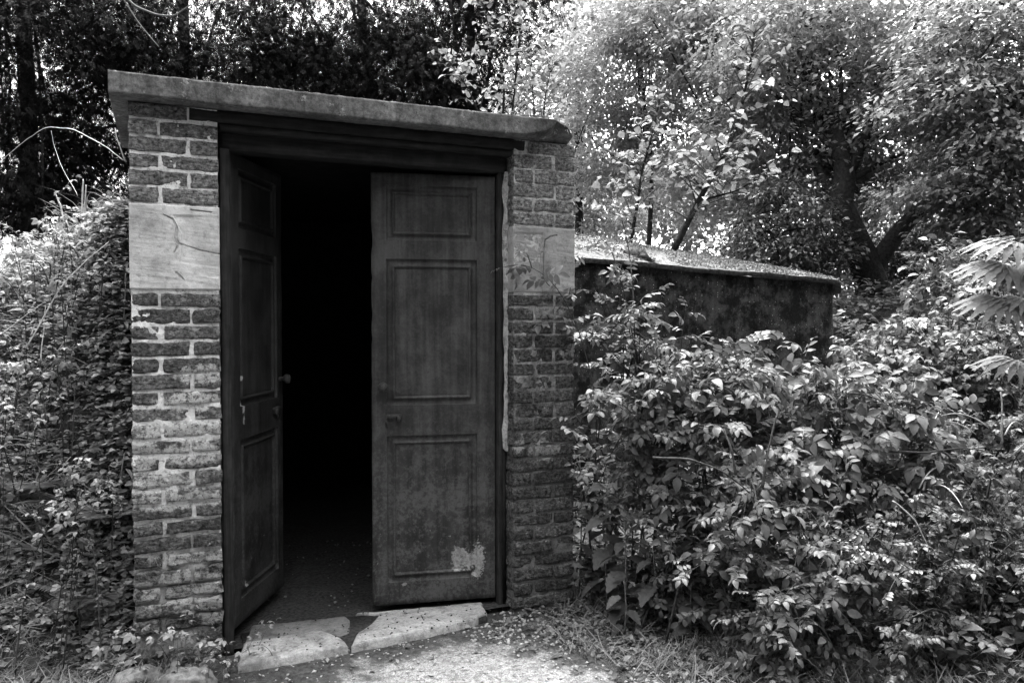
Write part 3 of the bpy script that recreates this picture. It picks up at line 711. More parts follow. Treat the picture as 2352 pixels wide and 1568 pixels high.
# ------------------------------------------------------------------ low concrete bunker beside the entrance
def bunker():
    T = thing('concrete_bunker', (3.3, 1.3, 0.1), 'low dark concrete bunker with mossy sloping roof behind the rose bush', 'bunker')
    fx = lambda x: 1.775 - (x - 2.43) * 0.051
    bx = lambda x: 2.09 - (x - 3.13) * 0.107
    xs = np.linspace(1.74, 4.83, 90); zs = np.linspace(0, 1, 40)
    X, tt = np.meshgrid(xs, zs, indexing='ij'); top = fx(X) - 0.004; Z = -0.2 + (top + 0.2) * tt
    corner = np.clip((X - 4.72) / 0.11, 0, 1)
    Y = 1.3 + 0.012 * fbm(np.stack([X * 6, Z * 6, X * 0], -1), 3, 14) + 0.10 * (1 - np.sqrt(1 - corner ** 2 * 0.999))
    joint = 1.45 - (X - 2.8) * 0.052
    Y = Y + 0.012 * np.exp(-((Z - joint) / 0.008) ** 2) - 0.006 * (Z < joint)
    jag = 1.24 - (X - 3) * 0.06 + 0.05 * fbm(np.stack([X * 5, X * 0, X * 0], -1), 3, 6)
    Y = Y + 0.03 * np.exp(-((Z - jag) / 0.015) ** 2) * ((X > 3.0) & (X < 4.3))
    b = MB(); b.add(np.stack([X, Y, Z], -1), grid_faces(90, 40)[:, ::-1])
    ys = np.linspace(0, 1, 20); Yg, tg = np.meshgrid(ys, zs, indexing='ij')
    zt = fx(4.83) + (bx(5.1) - fx(4.83)) * Yg - 0.004
    b.add(np.stack([4.83 + 0.25 * Yg, 1.4 + 1.2 * Yg, -0.2 + (zt + 0.2) * tg], -1), grid_faces(20, 40)[:, ::-1])
    b.box(1.74, 1.76, 1.32, 2.6, -0.2, 1.8)
    b.build('wall', BUNKER, T)
    # roof sheet with a thickness at the eave
    xs = np.linspace(1.72, 4.88, 80); vs_ = np.linspace(0, 1, 30); X, V = np.meshgrid(xs, vs_, indexing='ij')
    x2 = X + V * np.clip((X - 3) / 1.9, 0, 1) * 0.35
    Zr = fx(X) + (bx(x2) - fx(X)) * V + 0.02 * fbm(np.stack([x2 * 4, V * 6, X * 0], -1), 3, 8) + 0.025
    Yr = 1.245 + 1.4 * V + 0.02 * fbm(np.stack([X * 8, X * 0, X * 0], -1), 3, 4) * (V < 0.05)
    rd = np.clip((X - 4.76) / 0.12, 0, 1); Zr = Zr - 0.06 * rd ** 2; Yr = Yr + 0.08 * rd ** 2 * (V < 0.05)
    c = MB(); c.add(np.stack([x2, Yr, Zr], -1), grid_faces(80, 30))
    lo = np.stack([x2[:, 0], Yr[:, 0] + 0.004, Zr[:, 0] - 0.028 - 0.01 * np.abs(fbm(np.stack([xs * 9, xs * 0, xs * 0], -1), 2, 5))], -1)
    lo2 = lo + np.array([0, 0.09, 0.004])
    up = np.stack([x2[:, 0], Yr[:, 0], Zr[:, 0]], -1)
    c.add(np.stack([up, lo, lo2], 1), grid_faces(80, 3))
    c.build('roof', ROOFTOP, T, True)
    # moss and litter on the roof: nobody could count it
    n = 15000; x = rng.uniform(1.74, 4.86, n); v = rng.uniform(0, 1, n) ** 1.3
    keep = fbm(np.stack([x * 5, v * 9, x * 0], -1), 3, 12) > -0.15; x, v = x[keep], v[keep]; n = len(x)
    xx = x + v * np.clip((x - 3) / 1.9, 0, 1) * 0.35
    P = np.stack([xx, 1.25 + 1.38 * v, fx(x) + (bx(xx) - fx(x)) * v + 0.03], -1)
    rd = np.clip((x - 4.76) / 0.12, 0, 1); P[:, 2] -= 0.06 * rd ** 2; P[:, 1] += 0.08 * rd ** 2 * (v < .05)
    D = rng.normal(0, 1, (n, 3)); D[:, 2] = np.abs(D[:, 2]) * 0.7 + 0.1
    s = rng.uniform(0.008, 0.03, n)
    mb = MB(); scatter(mb, DIAMOND, P, D, rng.normal(0, 1, (n, 3)) + [0, 0, 1], s)
    tag(mb.build('moss', MOSS, T), kind='stuff')

# ------------------------------------------------------------------ leaves
def leaflet(L, W, n=4, fold=0.25, curl=0.25, serr=0.0, tipx=0.0, widest=0.42):
    t = np.linspace(0, 1, n + 1)
    wd = np.where(t < widest, np.sin(np.clip(t / widest, 0, 1) * np.pi / 2) ** 0.8, np.cos(np.clip((t - widest) / (1 - widest), 0, 1) * np.pi / 2) ** 0.85) * W / 2
    if serr: wd = wd * (1 + serr * np.where(np.arange(n + 1) % 2 == 0, -1, 1))
    zc = -curl * L * t ** 2; y = L * (t - 0.12 * curl * t ** 2)
    mid = np.stack([t * tipx, y, zc], -1); V = [mid]; F3, F4 = [], []
    for sgn in (-1, 1):
        sd = np.stack([t * tipx + sgn * wd, y + (serr * 0.25 * wd), zc + fold * wd], -1)[1:-1]
        base = n + 1 + (0 if sgn < 0 else n - 1); V.append(sd)
        for i in range(n):
            a, b_ = i, i + 1
            sa = base + i - 1; sb = base + i
            if i == 0: f = (a, sb, b_) if sgn < 0 else (a, b_, sb); F3.append(f)
            elif i == n - 1: f = (a, sa, b_) if sgn < 0 else (a, b_, sa); F3.append(f)
            else: f = (a, sa, sb, b_) if sgn < 0 else (a, b_, sb, sa); F4.append(f)
    F3 = [f[::-1] for f in F3]; F4 = [f[::-1] for f in F4]
    return np.concatenate(V), {3: np.array(F3), 4: np.array(F4).reshape(-1, 4)}

def frames(D, N):
    D = np.asarray(D, float); N = np.asarray(N, float)
    D = D / (np.linalg.norm(D, axis=-1, keepdims=True) + 1e-9)
    N = N - (N * D).sum(-1, keepdims=True) * D; N = N / (np.linalg.norm(N, axis=-1, keepdims=True) + 1e-9)
    X = np.cross(D, N)
    return np.stack([X, D, N], -1)      # columns

def scatter(mb, tmpl, P, D, N, S):
    V, F = tmpl; R = frames(D, N); S = np.asarray(S, float)
    W = np.einsum('nij,kj->nki', R, V) * S[:, None, None] + np.asarray(P)[:, None]
    k = len(V); off = (np.arange(len(P)) * k)[:, None, None]
    FF = {q: (f[None] + off).reshape(-1, f.shape[1]) for q, f in F.items() if len(f)}
    mb.add(W.reshape(-1, 3), FF); return mb

def join(parts):
    """parts: (template, origin, direction, normal, scale) -> template"""
    Vs, Fs, n = [], {}, 0
    for (V, F), o, d, nn, s in parts:
        R = frames(np.array([d]), np.array([nn]))[0]; Vs.append(V @ R.T * s + np.array(o))
        for k, f in F.items():
            if len(f): Fs.setdefault(k, []).append(f + n)
        n += len(V)
    return np.concatenate(Vs), {k: np.concatenate(f) for k, f in Fs.items()}

DIAMOND = (np.array([(0, 0, 0), (-0.28, 0.5, 0.07), (0, 1, 0), (0.28, 0.5, 0.07)]), {3: np.array([(0, 2, 1), (0, 3, 2)])})
NARROW = (np.array([(0, 0, 0), (-0.13, 0.45, 0.03), (0, 1, -0.08), (0.13, 0.45, 0.03)]), {3: np.array([(0, 2, 1), (0, 3, 2)])})
OVAL = leaflet(1, 0.55, 4, 0.3, 0.25)
OVAL3 = leaflet(1, 0.6, 3, 0.3, 0.2)
HEART = leaflet(1, 0.85, 4, 0.25, 0.3, 0, 0, 0.3)
LANCE = leaflet(1, 0.24, 4, 0.3, 0.35)
NETTLE = leaflet(1, 0.62, 12, 0.2, 0.35, 0.16, 0, 0.32)
STALK = (np.array([(-0.012, 0, 0), (0.012, 0, 0), (0.008, 1, 0), (-0.008, 1, 0)]), {4: np.array([(0, 1, 2, 3)])})
def rose(pairs, seed):
    q = random.Random(seed); pts = [(STALK, (0, 0, 0), (0, 1, -0.1), (0, 0, 1), 0.75)]
    for i in range(pairs):
        y = 0.22 + 0.5 * i / max(1, pairs - 0.2)
        for sx in (-1, 1):
            pts.append((leaflet(1, q.uniform(0.5, 0.6), 4, q.uniform(0.15, 0.35), q.uniform(0.05, 0.35)), (0, y + q.uniform(-0.02, 0.02), -0.03 * i),
                        (sx * 1.0, q.uniform(0.25, 0.6), q.uniform(-0.35, 0.1)), (q.uniform(-0.3, 0.3), 0, 1), 0.37 * (0.85 + 0.15 * i) * q.uniform(0.9, 1.1)))
    pts.append((leaflet(1, 0.56, 4, 0.3, 0.4), (0, 0.74, -0.07), (q.uniform(-0.2, 0.2), 1, -0.3), (0, 0.2, 1), 0.42))
    return join(pts)
ROSE = [rose(2, 1), rose(3, 2), rose(2, 3), rose(3, 4)]
def trefoil(seed):
    q = random.Random(seed); t = leaflet(1, 0.62, 8, 0.25, 0.35, 0.10, 0, 0.38)
    return join([(STALK, (0, 0, 0), (0, 1, 0), (0, 0, 1), 0.4), (t, (0, 0.4, 0), (0.05, 1, -0.2), (0, 0, 1), 0.6), (t, (0, 0.36, 0), (0.9, 0.45, -0.2), (0, 0, 1), 0.5), (t, (0, 0.36, 0), (-0.9, 0.4, -0.2), (0, 0, 1), 0.5)])
TREF = [trefoil(1), trefoil(2)]
def frond():
    pts = [(STALK, (0, 0, 0), (0, 1, 0.0), (0, 0, 1), 1.0)]
    for i in range(22):
        y = 0.1 + 0.88 * i / 22; l = 0.19 * math.sin(math.pi * (0.25 + 0.75 * i / 22.5)) + 0.02; z = -0.25 * y * y
        for sx in (-1, 1): pts.append((NARROW, (0, y, z), (sx, 0.35, -0.15), (0, 0, 1), l))
    return join(pts)
FROND = frond()
def palm(nl, seed):
    """large palmate leaf of long drooping toothed fingers"""
    q = random.Random(seed); pts = []
    for i in range(nl):
        a = math.radians(-88 + 176 * i / (nl - 1)); l = 0.62 + 0.38 * math.cos(a * 0.8)
        pts.append((leaflet(1, 0.33, 14, 0.3, 1.25, 0.16, 0, 0.5), (0, 0, 0), (math.sin(a), math.cos(a), 0.55), (0, 0, 1), l * q.uniform(0.92, 1.05)))
    return join(pts)
PALM = [palm(11, 1), palm(13, 2)]
def flower():
    return join([(leaflet(1, 0.95, 4, 0.2, -0.3, 0, 0, 0.6), (0, 0, 0), (math.cos(a), math.sin(a), 0.35), (0, 0, 1), 1.0) for a in np.linspace(0, 2 * np.pi, 5, endpoint=False)])
FLOWER = flower()

MESHCACHE = {}
def leaf_mesh(name, tmpl, mat):
    key = (id(tmpl), mat.name)
    if key not in MESHCACHE:
        b = MB(); b.add(tmpl[0], tmpl[1]); MESHCACHE[key] = b.mesh(name, mat, True)
    return MESHCACHE[key]

def put_leaves(root, tmpls, mat, P, D, N, S, nsep, name='leaf', restname='foliage'):
    """the nearest nsep leaves as objects of their own, the rest as one mesh"""
    P, D, N, S = map(np.asarray, (P, D, N, S))
    if len(P) == 0: return
    dist = np.linalg.norm(P - CAM, axis=1); o = np.argsort(dist); ti = rng.integers(0, len(tmpls), len(P))
    R = frames(D, N); ro = np.array(root['_o'])
    for i in o[:nsep]:
        ob = bpy.data.objects.new(name, leaf_mesh(name, tmpls[ti[i]], mat)); COL.objects.link(ob); ob.parent = root
        m = np.eye(4); m[:3, :3] = R[i] * S[i]; m[:3, 3] = P[i] - ro
        ob.matrix_basis = Matrix(m.tolist())
    rest = o[nsep:]
    if len(rest):
        mb = MB()
        for k, t in enumerate(tmpls):
            q = rest[ti[rest] == k]
            if len(q): scatter(mb, t, P[q], D[q], N[q], S[q])
        tag(mb.build(restname, mat, root, True), kind='stuff')

def bez(a, m, b_, n):
    t = np.linspace(0, 1, n)[:, None]; return (1 - t) ** 2 * a + 2 * t * (1 - t) * m + t * t * b_

def shoot_leaves(path, s0, step, size, droop=0.1, spread=1.0, twist=0.35):
    """alternate leaves along a stem"""
    seg = np.linalg.norm(np.diff(path, axis=0), axis=1); L = np.concatenate([[0], np.cumsum(seg)]); tot = L[-1]
    s = np.arange(s0 * tot, tot, step) if tot > step else np.array([tot * 0.9]); s = np.append(s, tot)
    P = np.stack([np.interp(s, L, path[:, k]) for k in range(3)], -1)
    T = np.stack([np.interp(np.minimum(s + 0.01, tot), L, path[:, k]) for k in range(3)], -1) - np.stack([np.interp(s - 0.01, L, path[:, k]) for k in range(3)], -1)
    T /= np.linalg.norm(T, axis=1)[:, None] + 1e-9
    n = len(s); ang = np.arange(n) * 2.4 + rng.uniform(0, 6) + rng.normal(0, twist, n)
    side = np.stack([np.cos(ang), np.sin(ang), np.zeros(n)], -1)
    D = side * spread + T * 0.55 + np.array([0, 0, 0.12 - droop]) ; D[-1] = T[-1] + [0, 0, -droop]
    N = np.array([0, -0.12, 1.0]) + rng.normal(0, 0.48, (n, 3)) + T * 0.15; D = D + rng.normal(0, 0.22, (n, 3))
    k = np.linspace(0.85, 1.05, n); k[-max(1, n // 6):] *= 0.75
    return P, D, N, size * k * rng.uniform(0.55, 1.25, n)

def shrub(name, label, cat, base, tips, tmpls, mat, size, step, group=None, nsep=220, s0=0.35, stem_mat=None, arch=0.15, side=1, rad=0.006, droop=0.12, spread=1.0):
    base = np.array(base, float)
    root = thing(name, base, label, cat, group)
    A = [[], [], [], []]; fine = MB(); mains = []
    for i, tip in enumerate(tips):
        tip = np.asarray(tip, float); b0 = base + np.array([rng.normal(0, 0.12), rng.normal(0, 0.12), 0]); b0[2] = float(height(b0[0], b0[1])) - 0.02
        if i >= 12:
            mp = mains[int(np.argmin([np.linalg.norm(m_[-1] - tip) + rng.uniform(0, 0.15) for m_ in mains]))]; b0 = mp[rng.integers(5, 11)].copy()
        mid = b0 * 0.35 + tip * 0.65; mid[2] = tip[2] + arch * rng.uniform(0.2, 1.3) ; mid[:2] = b0[:2] * 0.6 + tip[:2] * 0.4 + rng.normal(0, 0.05, 2)
        p = bez(b0, mid, tip, 14); p += fbm(p * 4 + i, 2, 3)[:, None] * 0.012
        r = rad * rng.uniform(0.6, 1.2) * np.linspace(1, 0.3, 14)
        if i < 12: mains.append(p); MB().tube(p, r, 5).build('stem', stem_mat or TWIG, root)
        else: fine.tube(p, r, 4)
        for q, w_ in zip(A, shoot_leaves(p, s0, step, size, droop, spread)): q.append(w_)
        for k in range(side):
            j = rng.integers(6, 13); d = np.array([rng.normal(), rng.normal(), abs(rng.normal()) * 0.6]); d /= np.linalg.norm(d)
            l = rng.uniform(0.12, 0.28); tp = p[j] + d * l; q2 = bez(p[j], p[j] + d * l * 0.5 + [0, 0, 0.04], tp, 6)
            fine.tube(q2, np.linspace(rad * 0.45, rad * 0.2, 6), 4)
            for q, w_ in zip(A, shoot_leaves(q2, 0.25, step * 0.9, size * 0.9, droop, spread)): q.append(w_)
    if fine.n: tag(fine.build('twigs', stem_mat or TWIG, root), kind='stuff')
    P, D, N, S = [np.concatenate(a) for a in A]
    gz = height(P[:, 0], P[:, 1]); ok = P[:, 2] > gz + 0.015
    inside = (P[:, 0] > -0.34) & (P[:, 0] < 1.70) & (P[:, 1] > -0.02)
    ok &= ~inside
    put_leaves(root, tmpls, mat, P[ok], D[ok], N[ok], S[ok], nsep)
    return root

def ell(c, r, n, up=0.35, shell=0.6):
    """points in the outer part of an ellipsoid, more of them high and towards the viewer"""
    out = []
    while len(out) < n:
        d = rng.normal(0, 1, 3); d /= np.linalg.norm(d)
        if rng.random() > 0.55 + up * d[2] - 0.3 * d[1]: continue
        out.append(np.array(c) + np.array(r) * d * (shell + (1 - shell) * rng.random() ** 0.5))
    return out

bunker()

# ------------------------------------------------------------------ trees
def crown(mb, ells, n_clumps, per, clump_r, leaf, tmpl=DIAMOND, flat=0.45, sag=0.0, shell=0.3, tilt=(0, 0, 1), nj=0.45):
    ells = [(np.array(c), np.array(r)) for c, r in ells]
    vol = np.array([r.prod() ** 0.67 for _, r in ells]); pick = rng.choice(len(ells), n_clumps, p=vol / vol.sum())
    d = rng.normal(0, 1, (n_clumps, 3)); d /= np.linalg.norm(d, axis=1)[:, None]
    rad = (shell + (1 - shell) * rng.random(n_clumps)) ** 0.6
    C = np.array([ells[k][0] for k in pick]) + np.array([ells[k][1] for k in pick]) * d * rad[:, None]
    n = n_clumps * per; ci = np.repeat(np.arange(n_clumps), per)
    q = rng.normal(0, 1, (n, 3)); q /= np.linalg.norm(q, axis=1)[:, None]; q *= (rng.random(n) ** 0.5)[:, None]
    cr = clump_r * rng.uniform(0.55, 1.3, n_clumps)
    off = q * cr[ci][:, None]; off[:, 2] *= flat; off[:, 2] -= sag * (off[:, 0] ** 2 + off[:, 1] ** 2) / cr[ci]
    P = C[ci] + off
    D = off + rng.normal(0, 0.25, (n, 3)) * clump_r; D[:, 2] -= 0.25 * clump_r
    N = np.array(tilt) + rng.normal(0, nj, (n, 3))
    scatter(mb, tmpl, P, D, N, leaf * rng.uniform(0.6, 1.25, n))
    return C

def limb(mb, a, b_, r0, r1, sag=0.2, n=12, wob=0.12):
    a, b_ = np.array(a, float), np.array(b_, float); m = (a + b_) / 2 + np.array([0, 0, sag]) + rng.normal(0, wob, 3)
    p = bez(a, m, b_, n); p[1:-1] += (fbm(p[1:-1] * 1.7, 2, 5) * wob * 0.6)[:, None]
    mb.tube(p, np.linspace(r0, r1, n), 6); return p

def tree(name, label, base, trunk, ells, mat, n_clumps, per, clump_r, leaf, group=None, tmpl=DIAMOND, r0=0.2, limbs=30, cat='tree', **kw):
    base = np.array(base, float); T = thing(name, base, label, cat, group)
    trunk = [np.array(p, float) for p in trunk]
    tb = MB(); P = np.array(trunk); n = len(P)
    tt = np.linspace(0, n - 1, (n - 1) * 6 + 1); Q = np.stack([np.interp(tt, np.arange(n), P[:, k]) for k in range(3)], -1)
    for _ in range(2): Q[1:-1] = (Q[:-2] + 2 * Q[1:-1] + Q[2:]) / 4
    Q[1:] += (fbm(Q[1:] * 2.5, 2, 4) * 0.03)[:, None]
    rr = r0 * np.linspace(1, 0.25, len(Q)); rr[:4] *= np.array([1.35, 1.2, 1.1, 1.05]); tb.tube(Q, rr, 10)
    cm = MB(); C = crown(cm, ells, n_clumps, per, clump_r, leaf, tmpl, **kw)
    lb = MB(); sel = rng.choice(len(C), min(limbs, len(C)), replace=False)
    for k in sel:
        j = rng.integers(len(Q) // 3, len(Q)); p = limb(lb, Q[j], C[k], rr[j] * 0.4, 0.012, 0.15)
    tb.build('trunk', BARK, T, True); lb.build('limbs', BARK, T, True); cm.build('crown', mat, T)
    return T

def gz(p): return float(height(p[0], p[1]))
def foot(u, v, Z):
    p = at(u, v, Z); p[2] = gz(p); return p

# yews: dark sprays of needles
def spray(seed):
    q = random.Random(seed); pts = []
    for i in range(9):
        y = i / 9.0
        for sx in (-1, 1): pts.append((NARROW, (0, y * 0.8, -0.25 * y * y), (sx * 0.9, 0.55, q.uniform(-0.3, 0.15)), (q.uniform(-0.3, 0.3), 0, 1), 0.36 * (1 - 0.4 * y)))
    return join(pts)
SPRAY = spray(1)
def yew(label, u, Z, ells_px, n, per=24, cr=0.42, leaf=0.10, r0=0.13):
    b0 = foot(u, 700, Z); top = b0 + np.array([rng.normal(0, 0.3), rng.normal(0, 0.3), 6.5])
    ells = [(at(a, b_, Z + dz), (ru * Z / FPX, dr, rv * Z / FPX)) for a, b_, dz, ru, rv, dr in ells_px]
    return tree('yew_tree', label, b0, [b0, b0 * 0.6 + top * 0.4 + [0.15, 0, 0], top], ells, L_YEW, n, per, cr, leaf, 'dark yews behind the entrance', SPRAY, r0, 12, flat=0.5, sag=0.5, nj=0.4)
yew('dark yew at the far left edge behind the bank', 60, 9.5, [(60, 120, 0, 330, 230, 1.3), (20, 330, 0.4, 260, 170, 1.2), (150, 20, -0.3, 300, 150, 1.0), (130, 470, 0.5, 260, 70, 1.0), (0, 440, 0, 160, 90, 1.0)], 1450)
yew('dark yew above the left end of the roof slab', 400, 10.5, [(420, 60, 0, 300, 170, 1.4), (330, 260, 0.5, 230, 160, 1.2), (520, 180, 0, 220, 120, 1.0), (290, 420, 0.6, 190, 110, 1.0)], 1050)
yew('dark yew whose trunk stands above the middle of the slab', 860, 11.0, [(780, 70, 0, 260, 160, 1.4), (900, 160, 0, 220, 130, 1.2), (700, 190, 0.5, 200, 110, 1.0)], 1050)
yew('dark yew behind the young birch above the slab', 1060, 11.5, [(1060, 90, 0, 170, 210, 1.2), (1010, 250, 0, 180, 120, 1.1), (1130, -20, 0, 130, 140, 1.0)], 780)

# broadleaved trees on the right
Zt = 9.5
tr = [foot(2015, 690, Zt), at(1990, 610, Zt), at(1950, 520, Zt), at(1930, 470, Zt), at(1942, 400, Zt), at(1922, 300, Zt + 0.2), at(1888, 225, Zt + 0.3), at(1850, 130, Zt + 0.4), at(1842, 20, Zt + 0.5)]
tr[0][2] -= 0.1
def px(u, v, Z, ru, rv, dr): return (at(u, v, Z), (ru * Z / FPX, dr, rv * Z / FPX))
T1 = tree('twisted_tree', 'old tree with dark twisted forked trunk right of the bunker', tr[0], tr, [px(1880, 170, 10.2, 300, 170, 1.2), px(2080, 300, 9.8, 230, 130, 1.0), px(1760, 330, 10.4, 190, 120, 0.9), px(2000, 60, 10, 330, 110, 1.0), px(1900, 420, 10.6, 220, 110, 0.6)],
          L_TREE, 640, 60, 0.38, 0.082, None, DIAMOND, 0.20, 40, flat=0.45, sag=0.3)
fb = MB()
fork = np.array([at(2000, 625, Zt), at(2025, 570, Zt), at(2065, 520, Zt - 0.1), at(2115, 482, Zt - 0.2), at(2170, 440, Zt - 0.3), at(2260, 400, Zt - 0.4)])
fb.tube(bez(fork[0], fork[2], fork[3], 12), np.linspace(0.12, 0.085, 12), 9); fb.tube(bez(fork[3], fork[4], fork[5], 10), np.linspace(0.085, 0.04, 10), 8)
fk2 = np.array([at(1945, 400, Zt), at(2000, 300, Zt), at(2080, 150, Zt + .2), at(2120, 20, Zt + .3)]); fb.tube(bez(fk2[0], fk2[1], fk2[3], 14), np.linspace(0.08, 0.02, 14), 7)
fb.build('branch', BARK, T1, True)

b0 = foot(2420, 700, 8.6)
tree('beech_tree', 'broad tree with tiers of pale leaves overhanging the right edge', b0, [b0, at(2430, 450, 8.6), at(2440, 150, 8.6), at(2430, -150, 8.6)],
     [px(2300, 90, 8.4, 260, 110, 0.9), px(2260, 230, 8.2, 260, 80, 0.8), px(2330, 330, 8.0, 200, 70, 0.8), px(2250, 430, 8.2, 210, 45, 0.8), px(2320, 500, 8.2, 160, 30, .7)],
     L_TREE, 760, 40, 0.42, 0.075, None, DIAMOND, 0.16, 40, flat=0.2, sag=0.35, tilt=(-0.25, -0.25, 1.0), nj=0.3)
b0 = foot(1480, 690, 14)
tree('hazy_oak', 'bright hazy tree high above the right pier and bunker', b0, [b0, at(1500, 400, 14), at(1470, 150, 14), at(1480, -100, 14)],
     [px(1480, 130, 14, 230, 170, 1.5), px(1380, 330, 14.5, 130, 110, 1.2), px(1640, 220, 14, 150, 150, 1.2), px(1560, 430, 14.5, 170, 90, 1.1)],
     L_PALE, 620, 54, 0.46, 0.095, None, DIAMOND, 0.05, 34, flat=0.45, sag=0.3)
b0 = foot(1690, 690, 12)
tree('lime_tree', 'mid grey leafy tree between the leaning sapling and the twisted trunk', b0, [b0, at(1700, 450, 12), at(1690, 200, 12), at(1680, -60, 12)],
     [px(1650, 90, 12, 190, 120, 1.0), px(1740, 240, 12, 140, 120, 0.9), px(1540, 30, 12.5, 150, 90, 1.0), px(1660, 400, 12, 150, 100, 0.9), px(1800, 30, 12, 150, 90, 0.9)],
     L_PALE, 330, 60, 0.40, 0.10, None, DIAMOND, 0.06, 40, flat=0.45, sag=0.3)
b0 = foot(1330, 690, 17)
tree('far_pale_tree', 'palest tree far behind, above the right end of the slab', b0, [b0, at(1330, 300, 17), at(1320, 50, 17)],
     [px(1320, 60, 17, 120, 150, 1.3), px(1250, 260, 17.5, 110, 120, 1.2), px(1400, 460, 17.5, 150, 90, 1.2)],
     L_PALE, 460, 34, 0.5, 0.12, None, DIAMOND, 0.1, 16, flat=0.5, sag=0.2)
b0 = foot(1770, 650, 9.0)
tree('holly_bush', 'dark holly growing between the bunker roof and the twisted tree', b0, [b0, at(1780, 540, 9), at(1790, 430, 9)],
     [px(1790, 520, 9.2, 120, 110, 0.7), px(1740, 590, 9.0, 90, 60, 0.6), px(1870, 590, 9.4, 90, 80, 0.6)], L_DARK, 330, 40, 0.26, 0.06, None, DIAMOND, 0.05, 22, 'bush', flat=0.6)
b0 = foot(2200, 640, 10.5)
tree('dark_thicket', 'dark evergreen thicket in shade under the overhanging tree', b0, [b0, at(2200, 560, 10.5), at(2210, 480, 10.5)],
     [px(2200, 560, 10.8, 190, 75, 0.9), px(2330, 540, 10.2, 120, 80, 0.8), px(2090, 600, 10.8, 120, 60, 0.6)], L_DARK, 520, 40, 0.3, 0.065, None, DIAMOND, 0.06, 20, 'bush', flat=0.6)
# a far-off wood that reads as one mass, all round the clearing, plus an added shade bough
fw = MB()
for k in range(110):
    a = -math.pi + 2 * math.pi * k / 110 + rng.normal(0, 0.02)
    front = -1.05 < a < 1.1
    r = rng.uniform(24, 34) if front else rng.uniform(8, 12)
    c = CAM + (F0 * math.cos(a) + RV * math.sin(a)) * r
    hgt = (rng.uniform(1.6, 2.6) if a < 0.02 else rng.uniform(6, 9)) if front else (rng.uniform(5, 6.5) if a < 0 and a > -2.3 else rng.uniform(7, 10))
    c[2] = 0.8 + hgt * 0.5; crown(fw, [(c, (2.2, 1.6, hgt * 0.55) if front else (1.6, 1.6, hgt * 0.55))], (46 if a < 0.02 else 110) if front else 90, 22, 0.8, 0.30, flat=0.6)
    if not front:      # understorey
        c2 = c.copy(); c2[2] = 1.0; crown(fw, [(c2, (1.5, 1.2, 1.5))], 50, 22, 0.6, 0.30, flat=0.7)
crown(fw, [(np.array([3.2, -0.8, 4.1]), (1.4, 0.9, 0.5)), (np.array([4.8, -1.6, 4.8]), (1.4, 1.0, 0.8)), (np.array([3.2, -2.4, 4.2]), (1.3, 1.0, 0.6))], 260, 44, 0.45, 0.10, flat=0.5)   # unseen boughs, added to shade the right foreground
tag(fw.build('woodland_and_shade_bough', L_TREE), kind='stuff')

# ------------------------------------------------------------------ saplings on the roofs
def sapling(label, base, stems, tmpl, mat, size, step, group, nsep=300, side_n=9, side_l=0.45):
    base = np.array(base, float); root = thing('sapling', base, label, 'sapling', group)
    A = [[], [], [], []]; tw = MB()
    for pts, r in stems:
        P = np.array(pts); n = len(P); tt = np.linspace(0, n - 1, (n - 1) * 6 + 1); Q = np.stack([np.interp(tt, np.arange(n), P[:, k]) for k in range(3)], -1)
        for _ in range(2): Q[1:-1] = (Q[:-2] + 2 * Q[1:-1] + Q[2:]) / 4
        MB().tube(Q, np.linspace(r, r * 0.25, len(Q)), 7).build('stem', BARK, root, True)
        for k in range(side_n * (n - 1)):
            j = rng.integers(max(2, len(Q) // 8), len(Q)); f = 1 - 0.5 * j / len(Q)
            d = np.array([rng.normal(), rng.normal(), 0.35 + abs(rng.normal()) * 0.4]); d /= np.linalg.norm(d); l = side_l * f * rng.uniform(0.5, 1.2)
            q2 = bez(Q[j], Q[j] + d * l * 0.5 + [0, 0, 0.05], Q[j] + d * l, 7); tw.tube(q2, np.linspace(r * 0.3, 0.002, 7), 4)
            for q, w_ in zip(A, shoot_leaves(q2, 0.15, step, size, 0.35, 1.0, 0.6)): q.append(w_)
        for q, w_ in zip(A, shoot_leaves(Q[len(Q) // 2:], 0.1, step, size, 0.3)): q.append(w_)
    tag(tw.build('twigs', TWIG, root), kind='stuff')
    P, D, N, S = [np.concatenate(a) for a in A]; N = N + rng.normal(0, 0.5, N.shape)
    put_leaves(root, tmpl, mat, P, D, N, S, nsep)
def P_(u, v, Z): return at(u, v, Z)
def basez(u, Z, z): p = at(u, 300, Z); p[2] = z; return p
zb = 2.40
sapling('young birch with small bright leaves on the slab roof', basez(1150, 5.3, zb), [([basez(1150, 5.3, zb), P_(1160, 180, 5.3), P_(1120, 60, 5.3), P_(1100, -60, 5.3)], 0.010), ([basez(1165, 5.35, zb), P_(1185, 170, 5.4), P_(1195, 60, 5.4), P_(1170, -20, 5.4)], 0.009), ([basez(1140, 5.2, zb), P_(1080, 210, 5.2), P_(1030, 140, 5.2)], 0.008)], [HEART], L_BIRCH, 0.052, 0.055, 'saplings on the roofs', 300, 12, 0.34)
sapling('low leafy sapling at the broken right end of the slab', basez(1245, 5.6, 2.35), [([basez(1245, 5.6, 2.35), P_(1250, 230, 5.6), P_(1270, 140, 5.6)], 0.008), ([basez(1235, 5.6, 2.35), P_(1225, 220, 5.6), P_(1215, 120, 5.6)], 0.008)], [HEART], L_BIRCH, 0.052, 0.055, 'saplings on the roofs', 200, 14, 0.34)
